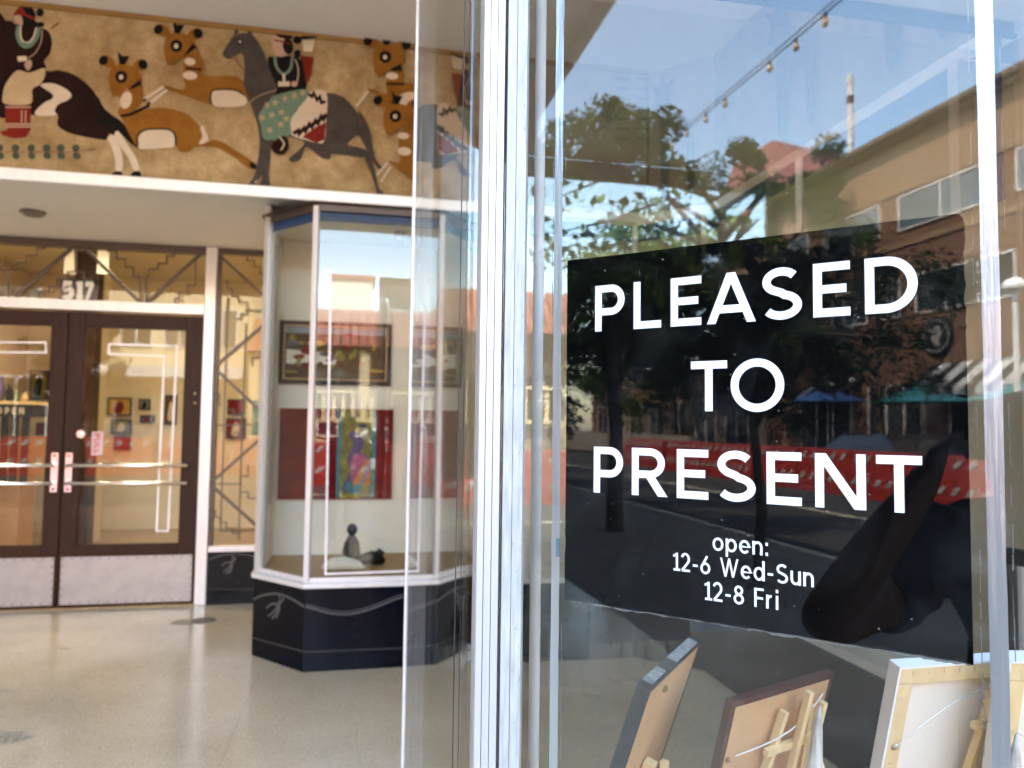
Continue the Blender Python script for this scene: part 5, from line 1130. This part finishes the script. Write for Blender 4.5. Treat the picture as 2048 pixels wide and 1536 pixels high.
MB().box(14.1, VW-10, 0, 36, VW-0.3, 7.6).build('wall', 'tan_stucco', tb2); MB().box(14.0, VW-10.1, 7.601, 36.1, VW-0.1, 7.9).build('cornice', 'cornice_brown', tb2)
for i in range(8):
    for z in (1.0, 4.6): window(tb2, 15+i*2.6, 16.4+i*2.6, z, z+1.7, VW-0.3, 2, 'window_dark')
qe = refV(1668, 338, -26.4); qr = refV(1545, 280, -30.5); rb = thing('red_roof_building', 'far building with red hipped roof left of the brick one', 'building', (qe.x-6, -30, 0))
MB().box(qe.x-13, -34, 0, qe.x-0.6, -27, qe.z-0.01).build('wall', 'tan_stucco', rb)
MB().add([(qe.x-14,-34.6,qe.z),(qe.x,-34.6,qe.z),(qe.x,-26.4,qe.z),(qe.x-14,-26.4,qe.z),(qr.x-6,-30.5,qr.z),(qr.x,-30.5,qr.z)], [(0,3,2,1),(3,2,5,4),(0,4,5,1),(0,3,4),(1,5,2)]).build('roof', 'red_roof', rb)
wl = thing('low_concrete_wall', 'low concrete wall down the street to the left', 'wall', (-25, -12, 0))
MB().box(-45, -12.9, 0.0, -26.5, -12.5, 1.05).build('wall_body', 'concrete', wl)
# flagpole and street lamp
q = refV(1700, 150, -20); fp = thing('flagpole', 'pale banded pole rising behind the eaves', 'pole', (q.x, -20, 11))
MB().tube([(q.x, -20, 11.0), (q.x, -20, q.z)], 0.13, 10).build('pole', 'pale_pole', fp)
for i in range(4): MB().lathe([(0.15, 0), (0.15, 0.35)], (q.x, -20, q.z-0.4-i*0.9), 10).build('band', 'frame_brown' if i == 1 else 'pale_pole', fp)
q = refV(2030, 575, -13.6); sl_ = thing('street_lamp', 'white dome street lamp at the far kerb', 'street lamp', (q.x, -13.6, 0))
MB().tube([(q.x, -13.6, 0), (q.x, -13.6, q.z)], [0.09, 0.06], 10).build('post', 'pale_pole', sl_)
MB().lathe([(0.30, -0.05), (0.27, 0.08), (0.18, 0.18), (0.06, 0.24)], (q.x, -13.6, q.z), 18).build('dome', 'lamp_shade', sl_, smooth=True)
# barriers
def barrier():
    t_ = thing('road_barrier', 'orange plastic road barrier with white diagonal stripes in the street row', 'barrier', (0, 0, -0.13), 'row of orange barriers')
    ORG[t_.name] = Vector((0, 0, -0.13)); z = -0.13
    MB().prism([(-0.96,-0.24),(0.96,-0.24),(0.96,0.24),(-0.96,0.24)], z+0.001, z+0.16).build('foot', 'orange_plastic', t_)
    MB().add([(-0.96,-0.2,z+0.161),(0.96,-0.2,z+0.161),(0.96,0.2,z+0.161),(-0.96,0.2,z+0.161),(-0.93,-0.09,z+1.06),(0.93,-0.09,z+1.06),(0.93,0.09,z+1.06),(-0.93,0.09,z+1.06)], [(0,3,2,1),(4,5,6,7),(0,1,5,4),(1,2,6,5),(2,3,7,6),(3,0,4,7)]).build('body', 'orange_plastic', t_, bevel=0.03)
    for zz in (0.82, 0.30):
        y = 0.095+(1.06-zz)*0.122+0.012
        for i in range(5):
            u = -0.8+i*0.36
            MB().add([(u,y,z+zz),(u+0.14,y,z+zz),(u+0.26,y-0.018,z+zz+0.16),(u+0.12,y-0.018,z+zz+0.16)], [(0,1,2,3)]).build('stripe', 'barrier_white', t_)
    return t_
pb_ = barrier()
for i in range(20):
    o = pb_ if i == 0 else copy_tree(pb_)
    o.location = (-27.0+i*2.02, -10.4+0.05*math.sin(i*2.1), -0.13); o.rotation_euler.z = 0.03*math.sin(i*1.7)
# parked cars behind the barriers
def car(label, mat, x, y):
    t_ = thing('parked_car', label, 'car', (x, y, -0.13)); z = -0.13
    prof = [(-2.2,0.30),(-2.25,0.62),(-2.1,0.86),(-1.35,0.95),(-0.75,1.42),(0.75,1.45),(1.45,0.98),(2.15,0.88),(2.25,0.6),(2.2,0.30)]
    mb = MB(); n = len(prof)
    for sgn, inset in ((-1, 0), (1, 0)):
        for (px, pz) in prof: wdt = 0.88 if pz < 1.0 else 0.66; mb.v.append((x+px, y+sgn*wdt, z+pz))
    mb.f.append(tuple(range(n))); mb.f.append(tuple(reversed(range(n, 2*n))))
    for i in range(n): j = (i+1) % n; mb.f.append((i, i+n, j+n, j))
    mb.build('body', mat, t_, bevel=0.05)
    for sgn in (-1, 1):
        MB().add([(x-1.2,y+sgn*0.86,z+1.0),(-0.72+x,y+sgn*0.69,z+1.36),(x+0.70,y+sgn*0.69,z+1.39),(x+1.25,y+sgn*0.86,z+1.02)], [(0,1,2,3)]).build('side_window', 'window_dark', t_)
        for wx in (-1.4, 1.4):
            wh = MB().lathe([(0.32,-0.1),(0.33,0),(0.32,0.1)], (x+wx, y+sgn*0.84, z+0.33), 20, (0,1,0)).build('wheel', 'tyre', t_)
            MB().lathe([(0.19,-0.105),(0.19,0.105)], (x+wx, y+sgn*0.84, z+0.33), 14, (0,1,0)).build('rim', 'aluminium', wh)
        for hx in (-2.16, 2.16): MB().box(x+hx-0.06, y+sgn*0.78-0.1, z+0.62, x+hx+0.06, y+sgn*0.78+0.1, z+0.76).build('lamp', 'white_sheet', t_)
    return t_
car('dark grey car parked behind the barriers', 'car_paint', -14.8, -12.0)
car('white car parked behind the barriers straight across', 'car_white', 0.9, -12.0)
car('dark grey car parked near the cream building', 'car_paint', -6.4, -12.0)

# ------------------------------------------------------------------ trees
def tree(loc, h, r, kind, label, mat, n=5200, leaf=0.14, clear=0.35, seed=1):
    rnd = random.Random(seed); t_ = thing('street_tree', label, 'tree', loc); x0, y0, z0 = loc
    tr = MB(); top = Vector((x0+rnd.uniform(-.15,.15), y0+rnd.uniform(-.15,.15), z0+h*0.92))
    P = [Vector((x0,y0,z0)), Vector((x0+0.04,y0,z0+h*0.2)), Vector((x0-0.05,y0+0.05,z0+h*0.5)), top]
    tr.tube(P, [0.02*h, 0.015*h, 0.01*h, 0.002*h], 9)
    cl = []
    nb = 26
    for i in range(nb):
        f_ = clear+0.02+(0.9-clear)*i/nb; b_ = Vector((x0,y0,z0+h*f_*0.92)); a = rnd.uniform(0, 6.28)
        rr = r*((1.15-f_)*1.25 if kind == 'cone' else math.sin(math.pi*min(1, (f_-clear)/(1.02-clear)*0.85+0.15)))*rnd.uniform(0.65, 1.1)
        e = b_+Vector((math.cos(a)*rr, math.sin(a)*rr, h*(0.03 if kind == 'cone' else 0.10)*rnd.uniform(.5, 1.5)))
        mid = (b_+e)/2+Vector((rnd.uniform(-.1,.1), rnd.uniform(-.1,.1), 0.05*h)); tr.tube([b_, mid, e], [0.006*h, 0.004*h, 0.0015*h], 6)
        for q_ in range(3): f2 = rnd.uniform(0.3, 1.05); cl.append((b_.lerp(e, f2)+Vector((rnd.gauss(0,.15)*r, rnd.gauss(0,.15)*r, rnd.gauss(0,.10)*r)), r*rnd.uniform(0.10, 0.24)))
    cl += [(top, r*0.10), (top-Vector((0,0,0.06*h)), r*0.14), (top-Vector((0,0,0.12*h)), r*0.2)]
    tr.build('trunk', 'bark', t_)
    cr_ = MB()
    for i in range(n):
        c_, cr2 = rnd.choice(cl); d = Vector((rnd.gauss(0,1), rnd.gauss(0,1), rnd.gauss(0,0.75))); d = d.normalized()*cr2*(rnd.random()**0.4)
        p_ = c_+d; a = Vector((rnd.gauss(0,1), rnd.gauss(0,1), rnd.gauss(0,1))).normalized(); b2 = a.orthogonal().normalized(); s_ = leaf*rnd.uniform(0.6, 1.3)
        o_ = len(cr_.v); cr_.v += [tuple(p_-a*s_*.5), tuple(p_+b2*s_*.28), tuple(p_+a*s_*.5), tuple(p_-b2*s_*.28)]; cr_.f.append((o_, o_+1, o_+2, o_+3))
    cr_.build('crown', mat, t_); return t_
def tp(px, py, V): return refV(px, py, V)
q = tp(1232, 220, -2.4); tree((q.x, -2.4, -0.01), q.z*1.10, 1.55, 'cone', 'pointed street tree on the near pavement', 'leaf_olive', 26000, 0.10, 0.34, 3)
q = tp(1120, 245, -2.6); tree((q.x, -2.6, -0.01), q.z*1.07, 1.9, 'round', 'rounded green street tree left of the pointed one', 'leaf_green', 24000, 0.105, 0.34, 5)
q = tp(1525, 268, -13.6); tree((q.x, -13.6, 0), q.z, 3.4, 'round', 'tall loose tree in front of the red roof', 'leaf_olive', 24000, 0.19, 0.3, 8)
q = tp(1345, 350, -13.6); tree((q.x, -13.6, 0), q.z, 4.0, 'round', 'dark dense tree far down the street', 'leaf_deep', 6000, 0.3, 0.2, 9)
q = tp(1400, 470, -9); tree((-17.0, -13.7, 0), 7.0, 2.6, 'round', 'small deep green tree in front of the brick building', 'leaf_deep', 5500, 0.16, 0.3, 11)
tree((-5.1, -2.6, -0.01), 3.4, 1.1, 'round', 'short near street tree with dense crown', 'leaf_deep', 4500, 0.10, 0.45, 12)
tree((3.4, -2.6, -0.01), 5.6, 2.0, 'round', 'sparse street tree right of the entry', 'leaf_green', 1100, 0.12, 0.4, 15)
tree((7.5, -13.7, 0), 7.5, 2.8, 'round', 'spreading tree before the cream porch', 'leaf_green', 5200, 0.18, 0.35, 16)
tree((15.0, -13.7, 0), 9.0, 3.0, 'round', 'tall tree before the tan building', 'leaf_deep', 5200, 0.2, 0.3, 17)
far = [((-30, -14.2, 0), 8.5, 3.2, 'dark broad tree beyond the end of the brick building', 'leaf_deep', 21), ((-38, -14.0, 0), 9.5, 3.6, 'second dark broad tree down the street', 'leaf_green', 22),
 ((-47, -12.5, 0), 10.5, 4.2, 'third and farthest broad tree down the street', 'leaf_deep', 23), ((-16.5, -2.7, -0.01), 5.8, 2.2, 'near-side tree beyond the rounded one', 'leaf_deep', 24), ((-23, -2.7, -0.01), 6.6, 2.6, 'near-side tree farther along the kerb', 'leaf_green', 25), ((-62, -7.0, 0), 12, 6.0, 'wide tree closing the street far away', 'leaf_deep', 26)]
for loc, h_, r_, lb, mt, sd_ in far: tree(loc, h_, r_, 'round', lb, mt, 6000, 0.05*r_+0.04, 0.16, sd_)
fs = thing('far_shop', 'low dark red shop far down the street beside the concrete wall', 'building', (-38, -17, 0))
MB().box(-52, -26, 0, -28.5, -17.2, 4.6).build('wall', 'brick', fs); MB().box(-52.2, -26, 4.601, -28.3, -17.0, 4.9).build('parapet', 'tan_stucco', fs)
for i in range(7): window(fs, -50.5+i*3.1, -48.5+i*3.1, 0.6, 2.8, -17.2, 2, 'window_dark')
fe = thing('street_end_building', 'tan building closing the far left end of the street', 'building', (-85, -5, 0))
MB().box(-90, -20, 0, -80, 12, 7.5).build('wall', 'tan_stucco', fe); MB().box(-90.2, -20.2, 7.501, -79.8, 12.2, 7.9).build('cornice', 'cornice_brown', fe)
nf = thing('neighbour_building', 'brick neighbour building continuing our side of the street', 'building', (-30, 5, 0))
MB().box(-60, 0.4, 0, -14.1, 14, 7.0).build('wall', 'brick', nf); MB().box(-60, 0.2, 7.001, -14.1, 14, 7.3).build('cornice', 'cornice_brown', nf)
# string lights over the pavement
qa = refZ(1660, -8, 4.6); qb = refZ(1290, 322, 5.2)
sgl_ = thing('string_lights', 'string of small amber bulbs on a double cable over the pavement', 'string lights', tuple(qa))
ext = qa+(qa-qb)*0.9
W1 = []
for i in range(41):
    t = i/40; p = ext.lerp(qb, t); p.z -= 0.10*math.sin(math.pi*t); W1.append(p)
MB().tube(W1, 0.006, 6).build('cable', 'cable', sgl_); MB().tube([p+Vector((0,0,0.045)) for p in W1], 0.005, 6).build('cable', 'cable', sgl_)
for px, py in ((1650,2),(1588,48),(1536,97),(1449,180),(1409,212),(1371,243),(1341,271),(1312,299)):
    best = min(range(400), key=lambda j: (lambda P: abs(((P-CV).dot(rray(px,py)))/((P-CV).length*rray(px,py).length)-1))(ext.lerp(qb, j/399)))
    t = best/399; p = ext.lerp(qb, t); p.z -= 0.10*math.sin(math.pi*t)
    bu = MB().lathe([(0.012,0),(0.020,-0.012),(0.026,-0.035),(0.020,-0.058),(0.006,-0.068)], p+Vector((0,0,-0.035)), 10).build('bulb', 'bulb_glass', sgl_, smooth=True)
    MB().lathe([(0.014,0.01),(0.016,-0.034)], p, 8).build('socket', 'cable', bu)

# ------------------------------------------------------------------ photographer, seen only mirrored in the slanted pane
def lat(l, qd, z): return CPOS + DC*l + NC*(qd-(CPOS-PC0).dot(NC)) + Vector((0, 0, z-CAM_H))
pr = thing('person', 'person in black T-shirt holding up a phone to photograph the window', 'person', tuple(lat(0.06, 1.32, 0)))
J = {'pel': lat(.10,1.38,.80), 'wst': lat(.09,1.35,.95), 'cst': lat(.07,1.27,1.10), 'nk': lat(.06,1.22,1.21), 'nk2': lat(.06,1.20,1.255), 'hd': lat(.06,1.175,1.31), 'hd2': lat(.06,1.17,1.385),
 'shl': lat(-.10,1.22,1.165), 'arl': lat(-.20,1.06,1.06), 'ell': lat(-.325,.84,.985), 'fol': lat(-.215,.88,1.16), 'wrl': lat(-.115,.93,1.32), 'hal': lat(-.085,.93,1.365),
 'shr': lat(.22,1.22,1.165), 'arr': lat(.31,1.08,1.085), 'elr': lat(.38,.88,1.0), 'for': lat(.28,.92,1.16), 'wrr': lat(.19,.94,1.32), 'har': lat(.165,.94,1.365),
 'hil': lat(.0,1.39,.78), 'knl': lat(-.03,1.30,.43), 'anl': lat(-.03,1.36,.09), 'tol': lat(-.04,1.24,.035), 'hir': lat(.20,1.39,.78), 'knr': lat(.22,1.30,.43), 'anr': lat(.22,1.36,.09), 'tor': lat(.23,1.24,.035)}
RAD = {'pel':.15,'wst':.135,'cst':.15,'nk':.07,'nk2':.052,'hd':.075,'hd2':.088,'shl':.095,'arl':.082,'ell':.058,'fol':.055,'wrl':.034,'hal':.036,'shr':.095,'arr':.082,'elr':.058,'for':.055,'wrr':.028,'har':.032,'hil':.095,'knl':.062,'anl':.042,'tol':.032,'hir':.095,'knr':.062,'anr':.042,'tor':.032}
EDG = [('pel','wst'),('wst','cst'),('cst','nk'),('nk','nk2'),('nk2','hd'),('hd','hd2'),('cst','shl'),('shl','arl'),('arl','ell'),('ell','fol'),('fol','wrl'),('wrl','hal'),('cst','shr'),('shr','arr'),('arr','elr'),('elr','for'),('for','wrr'),('wrr','har'),('pel','hil'),('hil','knl'),('knl','anl'),('anl','tol'),('pel','hir'),('hir','knr'),('knr','anr'),('anr','tor')]
for sd, hk, sg_ in (('l','hal',1), ('r','har',-1)):
    for fi in range(5):
        b_ = J[hk]; ln = (0.055, 0.075, 0.08, 0.075, 0.06)[fi]; off = (fi-2)*0.016
        k1, k2, k3 = f'f{sd}{fi}a', f'f{sd}{fi}b', f'f{sd}{fi}c'
        base_ = b_+Vector((0,0,0.035-abs(off)*0.3))-NC*(off)+DC*0.004*sg_
        J[k1] = base_; J[k2] = base_+DC*sg_*ln*0.45+Vector((0,0,0.014)); J[k3] = base_+DC*sg_*ln*0.8+Vector((0,0,-0.006))
        RAD[k1] = .0095; RAD[k2] = .0085; RAD[k3] = .0075; EDG += [(hk,k1),(k1,k2),(k2,k3)]
keys = list(J); off_ = ORG[pr.name]
me = bpy.data.meshes.new('body'); me.from_pydata([tuple(J[k]-off_) for k in keys], [(keys.index(a), keys.index(b)) for a, b in EDG], []); me.update()
bo = bpy.data.objects.new('body', me); COL.objects.link(bo)
sk_ = bo.modifiers.new('skin', 'SKIN'); sb_ = bo.modifiers.new('sub', 'SUBSURF'); sb_.levels = 2; sb_.render_levels = 2
for i, k in enumerate(keys):
    d_ = me.skin_vertices[0].data[i]; r_ = RAD[k]; d_.radius = (r_, r_*(0.8 if k in ('cst','wst','pel') else 1)); d_.use_root = (k == 'pel')
dg = bpy.context.evaluated_depsgraph_get(); dg.update()
me2 = bpy.data.meshes.new_from_object(bo.evaluated_get(dg)); bpy.data.objects.remove(bo)
me2.name = 'body'; me2.materials.clear()
for k in ('skin', 'shirt_black', 'trousers'): me2.materials.append(MAT[k])
for p in me2.polygons:
    c_ = p.center+off_; p.use_smooth = True
    l_ = (c_-CPOS).dot(DC); qd = (c_-PC0).dot(NC)
    if c_.z < 0.86: p.material_index = 2
    elif qd > 0.985 and c_.z < 1.235: p.material_index = 1
    else: p.material_index = 0
bo = bpy.data.objects.new('body', me2); COL.objects.link(bo); bo.parent = pr
def sleeve(sh, ar, el, name):
    P_ = [J[sh], J[sh].lerp(J[ar], 0.5), J[ar], J[ar].lerp(J[el], 0.22)]; pts_ = spline(P_, 10, False); n_ = len(pts_)
    rr_ = [0.098-0.012*i/n_+0.0055*math.sin(i*1.25)+0.003*math.sin(i*2.9) for i in range(n_)]
    MB().tube(pts_, rr_, 22, caps=False).build(name, 'shirt_black', pr, smooth=True)
sleeve('shl', 'arl', 'ell', 'sleeve'); sleeve('shr', 'arr', 'elr', 'sleeve')
h_ = J['hd2']
hp = MB(); o_ = 0
for i in range(9):
    for j in range(16):
        th_, ph = math.pi*i/8*0.62, 2*math.pi*j/16; r_ = 0.103
        hp.v.append(tuple(h_+Vector((0,0,0.012))+DC*(r_*math.sin(th_)*math.cos(ph)*0.93)+NC*(0.012+r_*math.sin(th_)*math.sin(ph)*1.08)+Vector((0,0,r_*math.cos(th_)*1.12))))
for i in range(8):
    for j in range(16): hp.f.append((i*16+j, i*16+(j+1) % 16, (i+1)*16+(j+1) % 16, (i+1)*16+j))
hp.build('hair', 'hair', pr, smooth=True)
ph_ = thing('phone', 'black phone held up in both hands of the photographer', 'phone', tuple(lat(0.04, 0.90, 1.36)))
MB().obox(lat(-0.045, 0.893, 1.362)+Vector((0,0,0)), DC*0.155, Vector((0,0,0.074)), NC*0.008).build('phone_case', 'phone_body', ph_, bevel=0.003)
for l_, z_ in ((-0.028, 1.42), (-0.012, 1.405)): MB().lathe([(0.008, 0), (0.008, 0.002), (0.006, 0.0025)], lat(l_, 0.8925, z_), 14, -NC).build('lens', 'chrome', ph_)
